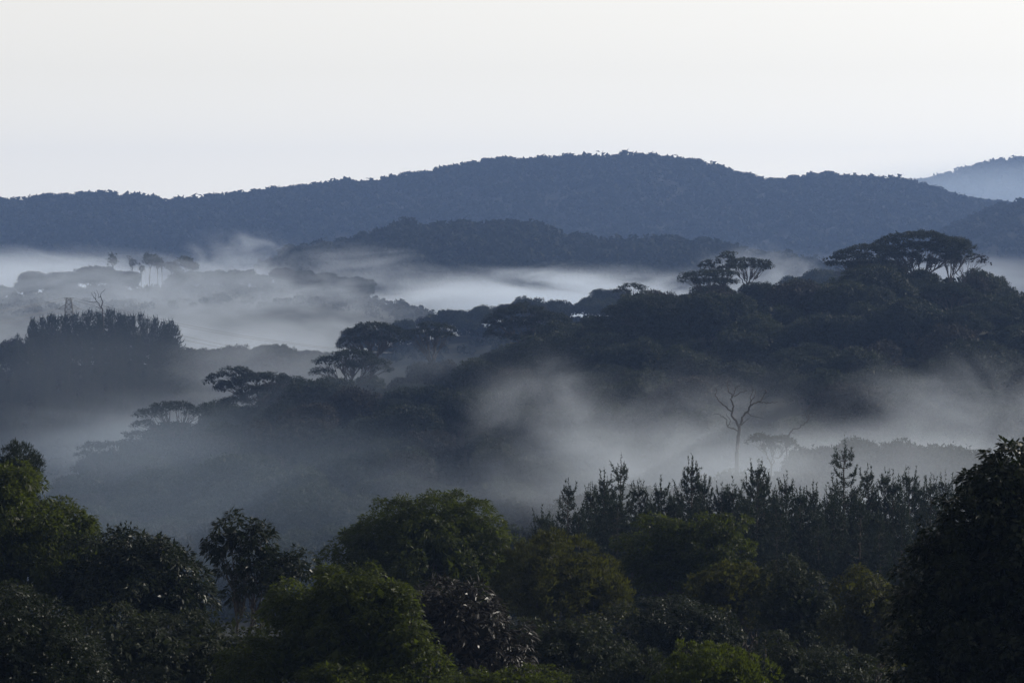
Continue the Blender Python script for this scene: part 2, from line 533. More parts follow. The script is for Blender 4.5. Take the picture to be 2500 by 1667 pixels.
hero("vine_tree", "bright green vine-hung tree with knobbly spires left of the centre bottom", 200,
     [(830, 1580, 140, 130), (812, 1432, 34, 50, -1), (850, 1470, 50, 60, -1.5), (895, 1438, 42, 46, -1), (905, 1500, 60, 60, -2), (975, 1470, 30, 48, -2), (985, 1540, 55, 70, -2.5), (1020, 1640, 75, 110, -3), (720, 1540, 75, 70), (640, 1640, 110, 80), (880, 1690, 160, 100, -4), (700, 1480, 36, 30)], M_BRIGHT,
     **{**FG, 'spacing': 1.35, 'lobe_r': 0.85, 'per': 420, 'sprig': 20, 'tuft': 0.36, 'leaf_l': 0.22, 'leaf_w': 0.10})
hero("bronze_tree", "dark bronze tree whose hanging leaves glitter white right of the vine-hung tree", 215,
     [(1130, 1560, 105, 115), (1060, 1490, 75, 65), (1190, 1600, 85, 90), (1250, 1650, 60, 60)], M_PURPLE,
     **{**FG, 'leaf_l': 0.42, 'leaf_w': 0.11, 'per': 320, 'sprig': 12, 'spacing': 1.7, 'lobe_r': 1.05})
hero("olive_tree", "olive-brown domed tree sloping away right of the big central dome", 280,
     [(1360, 1470, 165, 150), (1340, 1395, 110, 75), (1440, 1430, 85, 80, -1), (1490, 1490, 60, 70, -1)], M_OLIVE,
     **{**FG, 'style': 'up', 'leaf_l': 0.26, 'leaf_w': 0.075, 'tuft': 0.38})
hero("tiered_tree", "dark tiered tree with bright leafy tips standing before the pines", 300,
     [(1605, 1284, 40, 16), (1660, 1300, 48, 15), (1760, 1284, 42, 18), (1715, 1302, 50, 14), (1575, 1330, 60, 15), (1680, 1338, 85, 18), (1785, 1335, 42, 26), (1610, 1375, 80, 17), (1735, 1378, 75, 20), (1560, 1385, 50, 14), (1650, 1420, 90, 22), (1760, 1425, 70, 22)], M_MANGO, base_px=1690,
     spacing=1.3, lobe_r=0.8, per=240, sprig=15, tuft=0.32, leaf_l=0.22, leaf_w=0.10, style='droop', flat=0.5, low=-0.4, r0=0.25, fork=0.45, fill=0.05)
hero("flushing_tree", "round tree flushed with pale olive young leaves below the tiered tree", 275,
     [(1800, 1430, 75, 48), (1740, 1440, 55, 42), (1850, 1455, 45, 50), (1790, 1490, 110, 60), (1700, 1500, 60, 50)], M_OLIVE,
     **{**FG, 'spacing': 1.5, 'lobe_r': 0.95, 'tuft': 0.33, 'leaf_l': 0.2, 'leaf_w': 0.09, 'style': 'up'})
hero("speckled_tree", "dark tree speckled with tiny glints between the olive dome and pale flushed tree", 255,
     [(1640, 1560, 120, 100), (1580, 1530, 80, 60), (1720, 1560, 90, 80)], M_DARK,
     **{**FG, 'leaf_l': 0.2, 'leaf_w': 0.09, 'spacing': 1.6, 'lobe_r': 1.0, 'tuft': 0.33})
hero("shaggy_tree", "shaggy dark tree with pale twiggy top right of the flushed olive tree", 262,
     [(1920, 1420, 50, 50), (1950, 1480, 70, 70), (1890, 1520, 70, 70), (1985, 1560, 75, 110)], M_FOREST,
     **{**FG, 'leaf_l': 0.2, 'leaf_w': 0.09, 'spacing': 1.5, 'lobe_r': 0.9, 'tuft': 0.33, 'gap': 0.08})
hero("leaning_tree", "lopsided olive tree tucked against the black tree mass at right", 250,
     [(2100, 1440, 62, 48), (2140, 1480, 70, 60), (2080, 1540, 70, 80), (2160, 1600, 80, 110)], M_OLIVE,
     **{**FG, 'leaf_l': 0.2, 'leaf_w': 0.09, 'spacing': 1.5, 'lobe_r': 0.9, 'tuft': 0.33, 'gap': 0.08})
hero("spreading_tree", "wide-crowned dull green tree below the olive-brown dome at the bottom", 225,
     [(1330, 1600, 120, 80), (1420, 1590, 90, 70), (1490, 1640, 75, 75), (1380, 1680, 160, 90)], M_FOREST,
     **{**FG, 'leaf_l': 0.2, 'leaf_w': 0.09, 'spacing': 1.6, 'lobe_r': 1.0, 'tuft': 0.33})
hero("feathery_tree", "yellow-green feathery bush crown at the bottom edge left of the black mass", 200,
     [(1740, 1650, 120, 62), (1680, 1660, 70, 55), (1820, 1655, 65, 55), (1750, 1720, 150, 70)], M_BRIGHT,
     **{**FG, 'leaf_l': 0.17, 'leaf_w': 0.07, 'spacing': 1.2, 'lobe_r': 0.75, 'tuft': 0.28, 'style': 'up', 'per': 420})
hero("low_bush", "low fresh green bush peeking over the bottom edge below the glittering tree", 190,
     [(1290, 1690, 95, 55), (1200, 1700, 80, 50), (1130, 1710, 80, 70)], M_BRIGHT,
     **{**FG, 'leaf_l': 0.15, 'leaf_w': 0.07, 'spacing': 1.1, 'lobe_r': 0.7, 'tuft': 0.26, 'style': 'flat', 'per': 360})
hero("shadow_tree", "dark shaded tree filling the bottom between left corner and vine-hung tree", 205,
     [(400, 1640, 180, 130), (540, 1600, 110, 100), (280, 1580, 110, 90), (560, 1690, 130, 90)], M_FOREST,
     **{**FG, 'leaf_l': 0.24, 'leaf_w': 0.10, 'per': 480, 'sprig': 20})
hero("sapling_tree", "small brownish tree at the bottom edge between wide green tree and feathery bush", 215,
     [(1560, 1660, 75, 60), (1520, 1710, 90, 60), (1600, 1720, 80, 60)], M_FOREST,
     **{**FG, 'leaf_l': 0.2, 'leaf_w': 0.08, 'spacing': 1.3, 'lobe_r': 0.8, 'tuft': 0.3, 'style': 'up', 'per': 420})
hero("valley_tree", "shaded tree at the bottom edge between feathery bush and black mass", 215,
     [(1980, 1680, 110, 90), (2080, 1690, 90, 90), (1900, 1620, 60, 60)], M_FOREST,
     **{**FG, 'leaf_l': 0.2, 'leaf_w': 0.09, 'spacing': 1.6, 'lobe_r': 1.0, 'tuft': 0.33})
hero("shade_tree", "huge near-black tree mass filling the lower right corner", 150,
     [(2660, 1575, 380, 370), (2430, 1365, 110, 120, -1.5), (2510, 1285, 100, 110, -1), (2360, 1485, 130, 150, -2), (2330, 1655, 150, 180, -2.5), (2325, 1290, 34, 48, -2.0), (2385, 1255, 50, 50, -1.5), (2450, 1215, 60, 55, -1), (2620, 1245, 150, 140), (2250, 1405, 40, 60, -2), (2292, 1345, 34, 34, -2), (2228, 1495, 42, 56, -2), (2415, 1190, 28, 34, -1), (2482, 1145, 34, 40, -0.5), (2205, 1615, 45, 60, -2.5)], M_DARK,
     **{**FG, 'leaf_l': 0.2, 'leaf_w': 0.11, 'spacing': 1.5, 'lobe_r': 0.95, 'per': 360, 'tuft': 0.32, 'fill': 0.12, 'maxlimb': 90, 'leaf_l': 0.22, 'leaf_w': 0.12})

# ================================================================== PINES
def make_pine(h, seed, w=1.0, dens=1.0):
    g = np.random.default_rng(seed)
    paths = []
    n = 10
    zt = np.linspace(0, h, n)
    bend = np.cumsum(g.normal(0, 0.05, (n, 2)), 0)
    bend[0] = 0
    tp = np.stack([bend[:, 0], bend[:, 1], zt], -1)
    paths.append((tp, np.linspace(0.20, 0.03, n) * (h / 18)))
    shoots = []
    candles = []
    z = h * 0.22
    while z < h * 0.975:
        t = z / h
        nb = max(2, int(round(g.uniform(3.2, 5.6) * dens)))
        Lm = w * (0.30 + 3.7 * (1 - t) ** 0.85) * (0.75 if t < 0.4 else 1.0)
        c = np.array([np.interp(z, zt, bend[:, 0]), np.interp(z, zt, bend[:, 1]), z])
        a0 = g.random() * 6.28
        for b in range(nb):
            a = a0 + b * 6.28 / nb + g.normal(0, 0.3)
            L = Lm * g.uniform(0.5, 1.2)
            o = np.array([math.cos(a), math.sin(a), 0])
            rise = g.uniform(0.05, 0.40) + 0.35 * t
            tip = c + o * L + np.array([0, 0, L * rise])
            ctl = c + o * L * 0.6 + np.array([0, 0, -0.04 * L])
            q = bez(c, ctl, tip, 5)
            paths.append((q, np.linspace(0.055, 0.015, 5)))
            nside = int(L / 0.30) if t > 0.3 else int(L / 0.6)
            for s in range(nside):
                u = 0.25 + 0.7 * (s + g.random()) / max(1, nside)
                k = u * 4; i = min(int(k), 3)
                p = q[i] + (q[i + 1] - q[i]) * (k - i)
                sgn = 1 if s % 2 else -1
                bl_ = (0.22 + 0.34 * (1 - u) * L) * g.uniform(0.7, 1.2)
                sv = norm(o * 0.75 + np.array([-o[1], o[0], 0]) * sgn + np.array([0, 0, 0.25 + 0.3 * t]))
                for m_ in range(max(1, int(bl_ / 0.28))):
                    shoots.append((p + sv * bl_ * (m_ + 0.6 * g.random()) / max(1, int(bl_ / 0.28)), norm(sv * g.uniform(0.4, 1.0) + np.array([0, 0, g.uniform(0.3, 0.9)])), g.uniform(0.35, 0.7)))
            ns = max(2, int(L / 0.26))
            for s in range(ns):
                u = 0.25 + 0.75 * (s + g.random() * 0.6) / ns
                k = min(u, 1) * 4
                i = min(int(k), 3)
                p = q[i] + (q[i + 1] - q[i]) * (k - i)
                sd_ = np.array([-o[1], o[0], 0]) * g.normal(0, 0.55)
                dirn = norm(o * g.uniform(0.2, 0.8) + sd_ + np.array([0, 0, g.uniform(0.35, 1.0)]))
                shoots.append((p, dirn, g.uniform(0.35, 0.8)))
            shoots.append((tip - o * 0.1, norm(o * 0.45 + np.array([0, 0, 1.])), g.uniform(0.5, 1.0)))
            if t > 0.42:
                for _c in range(1):
                    candles.append((q[4 - _c] - o * 0.15 * _c, norm(o * g.uniform(0.05, 0.35) + np.array([g.normal(0, .08), g.normal(0, .08), 1.])), g.uniform(0.8, 1.5)))
        z += g.uniform(0.48, 0.85) * (h / 18)
    candles += [(tp[-1] - np.array([0, 0, 0.9]), np.array([0, 0, 1.]), 2.2), (tp[-1] - np.array([0, 0, 1.6]), norm(np.array([.2, .1, 1.])), 1.6), (tp[-1] - np.array([0, 0, 1.8]), norm(np.array([-.22, .05, 1.])), 1.5)]
    for _ in range(3):
        aa = g.random() * 6.28
        shoots.append((tp[-1] - np.array([0, 0, 1.0]), norm(np.array([math.cos(aa) * .5, math.sin(aa) * .5, 1.])), 0.9))
    sp = np.array([s[0] for s in shoots]); sdv = np.array([s[1] for s in shoots]); sl = np.array([s[2] for s in shoots])
    K = 15
    N = len(sp)
    tt = g.random((N, K, 1))
    pos = sp[:, None] + sdv[:, None] * tt * sl[:, None, None]
    ax = norm(g.normal(0, 1, (N, K, 3)) * 0.65 + sdv[:, None] * 0.9)
    V = leaf_quads(pos.reshape(-1, 3), ax.reshape(-1, 3), 0.30 * g.uniform(0.7, 1.2, N * K), 0.075)
    cp_ = np.array([c_[0] for c_ in candles]); cd_ = np.array([c_[1] for c_ in candles]); cl_ = np.array([c_[2] for c_ in candles])
    K2 = 26
    tt = g.random((len(cp_), K2, 1))
    pos = cp_[:, None] + cd_[:, None] * tt * cl_[:, None, None]
    ax = norm(g.normal(0, 1, (len(cp_), K2, 3)) * 0.42 + cd_[:, None])
    V = np.concatenate([V, leaf_quads(pos.reshape(-1, 3), ax.reshape(-1, 3), 0.30 * g.uniform(0.7, 1.2, len(cp_) * K2), 0.07)])
    tv, tf = tubes(paths, 5)
    return mesh_from("pine_trunk", tv, tf, 4, M_BARK, True), quads_mesh("pine_crown", V, M_PINE)

PINES = [make_pine(20, 11, 1.1), make_pine(19, 12, 1.0), make_pine(21, 13, 1.2), make_pine(18, 14, 0.95), make_pine(20, 15, 1.1, 0.85), make_pine(22, 16, 1.1, 0.75)]
pine_list = [  # px of top, py of top, distance, prototype, label or None
    (1322, 1262, 372, 3, "short pine at the left end of the near pine row"),
    (1390, 1195, 378, 4, "open-branched pine second from the left in the near pine row"),
    (1445, 1205, 388, 1, None), (1470, 1172, 392, 0, None),
    (1518, 1133, 385, 5, "tall forked-looking pine left of centre in the near pine row"),
    (1563, 1195, 380, 1, None), (1612, 1192, 380, 3, None),
    (1684, 1140, 392, 0, "tall bushy pine near the middle of the near pine row"),
    (1722, 1186, 384, 1, None), (1755, 1200, 378, 2, None), (1790, 1196, 378, 3, None),
    (1842, 1146, 384, 2, "dense pine with candle-like tip left of the tallest pine"),
    (1868, 1180, 396, 1, None), (1922, 1182, 388, 3, None),
    (1950, 1212, 374, 1, None), (1990, 1200, 396, 0, None),
    (2060, 1094, 380, 5, "tallest pine with a clear pointed leader above the near pine row"),
    (2115, 1160, 384, 4, "slim pine just right of the tallest pine"),
    (2155, 1168, 392, 4, None), (2182, 1180, 384, 3, None),
    (2228, 1164, 388, 2, "broad pine beside the black tree mass at right"),
    (2270, 1185, 380, 1, None), (2310, 1178, 392, 0, None),
    (1420, 1260, 372, 2, None), (1500, 1230, 376, 2, None), (1590, 1240, 372, 0, None), (1660, 1230, 380, 2, None),
    (1705, 1240, 370, 1, None), (1820, 1230, 372, 0, None), (1895, 1235, 368, 2, None), (2030, 1230, 374, 0, None),
    (2100, 1230, 372, 2, None), (2200, 1235, 370, 0, None), (2000, 1265, 366, 1, None), (2150, 1270, 366, 1, None),
    (1540, 1275, 368, 3, None), (1370, 1290, 366, 3, None),
    (1495, 1215, 404, 2, None), (1590, 1228, 408, 0, None), (1640, 1215, 410, 2, None), (1770, 1212, 406, 0, None), (1815, 1222, 412, 2, None),
    (1895, 1215, 408, 1, None), (1960, 1215, 412, 2, None), (2030, 1205, 410, 0, None), (2090, 1208, 408, 2, None), (2135, 1212, 412, 0, None), (2250, 1200, 410, 2, None), (1345, 1275, 380, 1, None),
]
_ones = "first second third fourth fifth sixth seventh eighth ninth tenth eleventh twelfth thirteenth fourteenth fifteenth sixteenth seventeenth eighteenth nineteenth".split()
_tens = {20: ("twentieth", "twenty"), 30: ("thirtieth", "thirty"), 40: ("fortieth", "forty"), 50: ("fiftieth", "fifty")}
def ordinal(n):
    if n < 20: return _ones[n - 1]
    t_ = n // 10 * 10
    return _tens[t_][0] if n == t_ else _tens[t_][1] + "-" + _ones[n - t_ - 1]
pine_list.sort(key=lambda r: r[0])
for i, (px, py, d, k, lab) in enumerate(pine_list):
    top = P(px, py, d)
    g0 = gz(top[0], d) - 0.3
    hgt = top[2] - g0
    h0 = [20, 19, 21, 18, 20, 22][k]
    sc = hgt / h0
    row = "front" if d < 377 else ("back" if d > 400 else "middle")
    place("pine_tree", PINES[k], (top[0], d, g0), lab or f"dark pine, {ordinal(i + 1)} tip from the left in the near pine row, {row} rank",
          "pine tree", "pines of the near pine row", rot=random.uniform(0, 6.28), scale=(sc * 1.05, sc * 1.05, sc))

# ================================================================== MID-DISTANCE PROTOTYPES
def rb(w, h, n, lift=0.0):
    """random blobs for a round crown of width w, height h with its bottom at z=lift"""
    out = [(0, 0, lift + h * 0.45, w * 0.36, w * 0.36, h * 0.42)]
    for i in range(n):
        a = i * 2.4 + random.random()
        r = w * random.uniform(0.18, 0.34)
        s = random.uniform(0.16, 0.27)
        out.append((math.cos(a) * r, math.sin(a) * r, lift + h * random.uniform(0.35, 0.85), w * s, w * s, h * s * 1.1))
    return out

def ub(w, h, n, lift):
    """flat-topped umbrella crown: overlapping flat discs on a shallow dome"""
    out = [(0, 0, lift + h * 0.8, w * 0.22, w * 0.22, h * 0.16)]
    for i in range(n):
        a = i * 2.4 + random.random() * 0.7
        r = w * 0.5 * math.sqrt((i + 1) / (n + 1)) * 0.86
        s = random.uniform(0.12, 0.19)
        out.append((math.cos(a) * r, math.sin(a) * r, lift + h * (0.86 - 0.75 * (r / (w * 0.5)) ** 2.0 + random.uniform(-.06, .06)), w * s, w * s, h * 0.13))
    return out

MIDR = dict(spacing=2.3, lobe_r=1.7, per=110, leaf_l=0.60, leaf_w=0.34, style='any', low=-0.35, r0=0.35, fork=0.5, sprig=4, fill=0.2)
MIDU = dict(spacing=2.1, lobe_r=1.25, per=80, leaf_l=0.55, leaf_w=0.26, style='flat', flat=0.38, low=-0.05, r0=0.55, fork=0.35, sprig=4, fill=0.06, wob=0.22, k=6, spread=0.6, maxlimb=70)
ROUND = []
for i in range(8):
    wv = [15, 17, 13, 18, 14, 16, 12, 19][i]; hv = [10, 11, 11, 10, 9, 12, 10, 11][i]
    bl = rb(wv, hv, 9, 5.0)
    ROUND.append((build_tree("forest_tree", bl, 0.0, [M_FOREST, M_FOREST, M_FOREST2, M_UMB, M_FOREST, M_FOREST2, M_FOREST, M_UMB][i], **MIDR), hv + 5.0, wv))
UMB = []
for i in range(5):
    wv = [22, 25, 20, 24, 18][i]; hv = [8, 9, 7.5, 8, 8][i]
    bl = ub(wv, hv, [16, 20, 14, 18, 12][i], 8.0)
    UMB.append((build_tree("umbrella_tree", bl, 0.0, M_UMB, **MIDU), hv + 8.0, wv))

def put(proto, px, py, d, label, cat, group, name, sc=None, rot=None):
    """stand a prototype so that its top reaches photo pixel (px, py) at distance d"""
    me, h, wv = proto
    t = P(px, py, d)
    g0 = gz(t[0], d) - 0.4
    s = sc if sc else max(0.45, (t[2] - g0) / h)
    zz = t[2] - h * s
    return place(name, me, (t[0], d, min(g0, zz) if zz < g0 + 3 else g0), label, cat, group, rot if rot is not None else random.uniform(0, 6.28), s)

# ---- individually shaped umbrella trees of the middle spur (blobs in photo pixels)
UH = dict(spacing=2.0, lobe_r=1.15, per=68, leaf_l=0.5, leaf_w=0.24, style='flat', flat=0.40, low=-0.05, r0=0.5, fork=0.55, sprig=4, fill=0.06, wob=0.2, k=6, spread=0.6, maxlimb=90)
hero("umbrella_tree", "bare-limbed umbrella tree standing in mist low on the left of the spur", 1090,
     [(425, 1000, 55, 14), (375, 1015, 45, 12), (480, 1012, 45, 13), (350, 1040, 30, 10), (510, 1045, 28, 10), (430, 1045, 40, 8)], M_UMB, base_px=430, tree_h=1, **UH)
hero("umbrella_tree", "small umbrella tree at the left foot of the spur beside the bare-limbed one", 1060,
     [(245, 1095, 45, 12), (285, 1092, 30, 9), (215, 1115, 30, 10), (260, 1120, 50, 10)], M_UMB, base_px=245, **UH)
hero("umbrella_tree", "layered umbrella tree with thin flat tiers left of the bare-limbed one", 1075,
     [(345, 1065, 40, 9), (320, 1085, 30, 8), (365, 1095, 40, 8), (335, 1120, 38, 8)], M_UMB, base_px=350, **UH)
hero("umbrella_tree", "wide layered umbrella tree with a raised wispy branch at its upper left", 1120,
     [(575, 905, 30, 6), (590, 915, 28, 6), (540, 920, 28, 8), (520, 935, 22, 8), (640, 930, 75, 14), (700, 935, 50, 10), (580, 950, 60, 14), (650, 965, 85, 16), (600, 985, 60, 14), (690, 985, 40, 12)], M_UMB, base_px=650, **UH)
hero("umbrella_tree", "neat domed umbrella tree with visible limbs on the left part of the skyline", 1150,
     [(915, 802, 48, 10), (880, 815, 45, 10), (950, 815, 42, 11), (855, 835, 28, 8), (972, 832, 20, 9), (840, 850, 16, 12), (915, 830, 50, 8)], M_UMB, base_px=905, **UH)
hero("umbrella_tree", "umbrella tree with fine limbs just below the neat domed umbrella tree", 1105,
     [(860, 870, 50, 12), (820, 885, 45, 11), (900, 888, 45, 11), (785, 912, 25, 10), (930, 905, 25, 10), (860, 895, 55, 8)], M_UMB, base_px=855, **UH)
hero("umbrella_tree", "lopsided two-tiered umbrella tree right of the neat domed one", 1160,
     [(1050, 797, 28, 7), (1080, 805, 28, 8), (1030, 815, 38, 9), (1010, 825, 22, 8), (1070, 822, 36, 9)], M_UMB, base_px=1055, **UH)
hero("umbrella_tree", "massive dark rounded umbrella tree mid way up the spur skyline", 1130,
     [(1275, 765, 60, 16), (1225, 790, 45, 18), (1330, 785, 60, 18), (1270, 800, 75, 20), (1215, 820, 30, 14), (1370, 810, 40, 16), (1300, 825, 70, 14)], M_UMB, base_px=1285, **{**UH, 'per': 84})
hero("umbrella_tree", "broad bulky umbrella tree below the spur crest right of the massive one", 1080,
     [(1600, 745, 75, 16), (1530, 765, 60, 16), (1670, 768, 50, 18), (1600, 775, 110, 20), (1480, 790, 40, 14), (1700, 795, 35, 14)], M_UMB, base_px=1590, **{**UH, 'per': 84})
hero("umbrella_tree", "thin twin-limbed umbrella pair with pale gaps on the crest", 1170,
     [(1545, 703, 24, 7), (1520, 712, 20, 8), (1560, 712, 20, 8)], M_UMB, base_px=1540, **{**UH, 'r0': 0.3})
hero("umbrella_tree", "dark pagoda-like tree of stacked flat tiers on the upper crest", 1140,
     [(1780, 622, 17, 4), (1775, 632, 20, 4), (1785, 642, 16, 4), (1735, 642, 20, 4), (1728, 652, 22, 5), (1745, 658, 24, 5), (1720, 665, 16, 4), (1790, 655, 22, 5)], M_UMB, base_px=1775, **{**UH, 'r0': 0.35})
hero("umbrella_tree", "open umbrella tree with bright gaps right of the pagoda-like tree", 1150,
     [(1815, 640, 30, 6), (1850, 645, 30, 7), (1800, 652, 26, 6), (1830, 655, 45, 6), (1870, 652, 18, 6)], M_UMB, base_px=1822, **{**UH, 'r0': 0.35})
hero("umbrella_tree", "low spreading umbrella tree left of and below the pagoda-like tree", 1130,
     [(1710, 675, 45, 8), (1760, 672, 40, 8), (1680, 685, 25, 7), (1740, 690, 55, 8)], M_UMB, base_px=1735, **{**UH, 'r0': 0.35})
hero("umbrella_tree", "largest dome-shaped umbrella tree crowning the top of the spur", 1120,
     [(2245, 582, 62, 12), (2190, 594, 52, 11), (2300, 598, 55, 12), (2235, 606, 70, 12), (2335, 614, 36, 14), (2280, 617, 60, 12), (2185, 614, 55, 11), (2220, 628, 60, 9), (2310, 630, 40, 9), (2260, 640, 40, 7)], M_UMB, base_px=2240, **{**UH, 'per': 84, 'fork': 0.42, 'k': 7})
hero("umbrella_tree", "long low umbrella crown joined to the left of the largest one", 1115,
     [(2125, 610, 50, 9), (2085, 622, 42, 9), (2055, 634, 32, 8), (2150, 622, 48, 9), (2105, 632, 60, 9), (2050, 648, 40, 7), (2130, 645, 45, 7)], M_UMB, base_px=2130, **{**UH, 'r0': 0.4, 'fork': 0.45})
hero("umbrella_tree", "smaller umbrella tree joined to the right of the largest one", 1125,
     [(2330, 592, 32, 8), (2352, 606, 26, 10), (2310, 606, 34, 9), (2348, 624, 24, 9), (2325, 632, 30, 7)], M_UMB, base_px=2315, **{**UH, 'r0': 0.35, 'fork': 0.45})
hero("umbrella_tree", "wispy pale tree drooping at the right end of the largest umbrella tree", 1135,
     [(2385, 633, 22, 7), (2400, 645, 16, 6), (2360, 640, 22, 8), (2330, 645, 24, 8)], M_FOREST2, base_px=2350, **{**UH, 'r0': 0.25, 'gap': 0.25})

# ---- trees covering the middle spur
def scatter(px0, px1, d0, d1, step, jit=0.42):
    pts = []
    y = d0
    row = 0
    while y <= d1:
        x0 = (px0 - 1250) / FPX * y; x1 = (px1 - 1250) / FPX * y
        x = x0 + (row % 2) * step * 0.5
        while x <= x1:
            pts.append((x + random.uniform(-jit, jit) * step, y + random.uniform(-jit, jit) * step))
            x += step
        y += step * 0.9
        row += 1
    return pts

LAND = [(425, 1000, "bare-limbed umbrella tree"), (245, 1095, "small umbrella tree at the spur foot"), (640, 930, "umbrella tree with the raised branch"), (915, 805, "neat domed umbrella tree"),
        (860, 875, "fine-limbed umbrella tree"), (1050, 800, "lopsided umbrella tree"), (1275, 770, "massive dark umbrella tree"), (1600, 750, "broad bulky umbrella tree"), (1545, 705, "thin umbrella pair"),
        (1770, 635, "pagoda-like tree"), (1830, 645, "open umbrella tree"), (2245, 585, "largest umbrella tree"), (2090, 622, "long low umbrella crown"), (2330, 600, "small umbrella beside the largest"), (1780, 1000, "tall leafless tree"), (1950, 1020, "crooked leafless tree"), (2400, 1000, "right-edge mist plume"), (1300, 1000, "mist plume on the spur"), (1000, 1050, "dark hollow of the spur"), (2350, 800, "shaded right slope"), (2000, 800, "shaded centre slope")]
_used = {}
def spur_label(px, py, tone, size, shape):
    dd_ = [((px - a_) ** 2 + (py - b_) ** 2, a_, b_, t_) for a_, b_, t_ in LAND]
    r2, a_, b_, t_ = min(dd_)
    dx, dy = px - a_, py - b_
    v = "below" if dy > 22 else ("above" if dy < -22 else "")
    h = "left" if dx < -22 else ("right" if dx > 22 else "")
    rel = (v + " " + h).strip() or "close beside"
    if h: rel += " of"
    how = "just" if r2 < 70 ** 2 else ("well" if r2 > 150 ** 2 else "")
    if rel == "close beside": how = ""
    return " ".join(f"{size} {tone} {shape} tree {how} {rel} the {t_}".split())
GM = "trees clothing the middle spur"
for (x, y) in scatter(-80, 2580, 870, 1165, 17.5):
    px = 1250 + FPX * x / y
    z = gz(x, y)
    if zpy(1330, y) > z + 16:          # below the fog and behind the foreground
        continue
    k = random.randrange(8)
    s = random.uniform(0.75, 1.15)
    if y > 1100:
        s = random.uniform(0.6, 0.85)
    if random.random() < 0.16 and y < 1120:
        u = random.randrange(5)
        place("umbrella_tree", UMB[u][0], (x, y, z - 1.0), spur_label(px, 600 - (z + 14 * s) / y * FPX, "dark", "small" if s < 0.8 else "large" if s > 1.0 else "dusky", "flat-topped"), "tree", "flat-topped trees within the spur canopy",
              random.uniform(0, 6.28), s * 0.85)
    else:
        place("broadleaf_tree", ROUND[k][0], (x, y, z - 1.5), spur_label(px, 600 - (z + 14 * s) / y * FPX, ["green", "green", "brownish", "dark", "green", "brownish", "green", "dark"][k], "small" if s < 0.8 else "large" if s > 1.0 else "dusky", "round-crowned"), "tree", GM, random.uniform(0, 6.28), s)

# ---- near spur in mist, behind the pines
G2 = "mist-veiled trees on the low ridge behind the pines"
for n_, (px, py, k, lab) in enumerate(sorted([(2010, 1050, 3, "broad umbrella-like tree in pale mist behind the tallest pine"), (2060, 1060, 7, None), (2130, 1075, 1, None), (1960, 1090, 5, None), (2190, 1050, 2, None),
                       (2250, 1045, 0, None), (2330, 1062, 3, None), (2420, 1045, 1, None), (2480, 1035, 0, None),
                       (1772, 1096, 4, "low bush-like tree at the foot of the tall leafless tree"), (1836, 1094, 0, "round misty tree between the tall leafless tree and two-headed umbrella"), (1860, 1108, 4, None), (1810, 1105, 6, None), (1740, 1120, 2, None), (1690, 1130, 5, None), (1620, 1150, 0, "round misty tree between two tall pine tips"),
                       (1590, 1152, 6, "pale misty tree with two round heads behind the pines"), (1450, 1170, 3, "faint low dome of a tree left of the near pines"), (1400, 1185, 1, None), (1340, 1215, 4, None), (1290, 1235, 0, None),
                       (1220, 1265, 2, None), (1500, 1175, 7, None), (1550, 1165, 1, None), (2560, 1030, 1, None)], key=lambda r: r[0])):
    put(ROUND[k], px, py, D_SPUR + random.uniform(-25, 15), lab or f"grey mist-veiled round tree, {ordinal(n_ + 1)} from the left on the low ridge behind the pines", "tree", None if lab else G2, "broadleaf_tree", sc=random.uniform(0.55, 0.78))
hero("umbrella_tree", "small two-headed umbrella tree in mist beside the leafless tree", 590,
     [(1855, 1072, 22, 10), (1840, 1080, 14, 8), (1905, 1080, 30, 11), (1930, 1092, 18, 9), (1890, 1092, 24, 8)], M_FOREST, base_px=1882,
     **{**UH, 'spacing': 0.9, 'lobe_r': 0.6, 'leaf_l': 0.3, 'leaf_w': 0.16, 'r0': 0.16, 'per': 70, 'fork': 0.8, 'k': 3})

# ---- dead trees traced as limbs
def dead_tree(label, d, polys, mat=M_DEAD, thin=0.68):
    """polys: list of (points in photo px, start radius px, end radius px)"""
    paths = []
    for pts, ra, rb_ in polys:
        a_ = np.array(pts, float)
        dep = np.cumsum(rng.normal(0, 6, len(a_)))
        dep -= dep[0]
        w3 = np.array([P(x, y, d) for x, y in a_])
        w3[:, 1] += dep * d / FPX * 1.5
        t0 = np.linspace(0, 1, len(a_)); t1 = np.linspace(0, 1, len(a_) * 3)
        q = np.stack([np.interp(t1, t0, w3[:, c]) for c in range(3)], -1)
        q[1:-1] += rng.normal(0, 1.0, (len(q) - 2, 3)) * d / FPX
        paths.append((q, np.linspace(ra, rb_, len(q)) * d / FPX * thin))
    p0 = paths[0][0][0].copy()
    g0 = gz(p0[0], d) - 0.3
    trunk = [(np.array([[p0[0], p0[1], min(g0, p0[2] - 0.5)], p0]), np.array([paths[0][1][0] * 1.25, paths[0][1][0]])), paths[0]]
    base = trunk[0][0][0].copy()
    r = bpy.data.objects.new("dead_tree", None)
    COL.objects.link(r); r.location = base
    tag(r, label, "dead tree")
    v, f = tubes(trunk, 6)
    obj("trunk", mesh_from("dead_trunk", v - base, f, 4, mat, True), r)
    for pth in paths[1:]:
        v, f = tubes([pth], 5)
        obj("branch", mesh_from("dead_branch", v - base, f, 4, mat, True), r)

def zc(pts, x0, y0, s=700 / 2350.):
    return [(x0 + x * s, y0 + y * s) for x, y in pts]

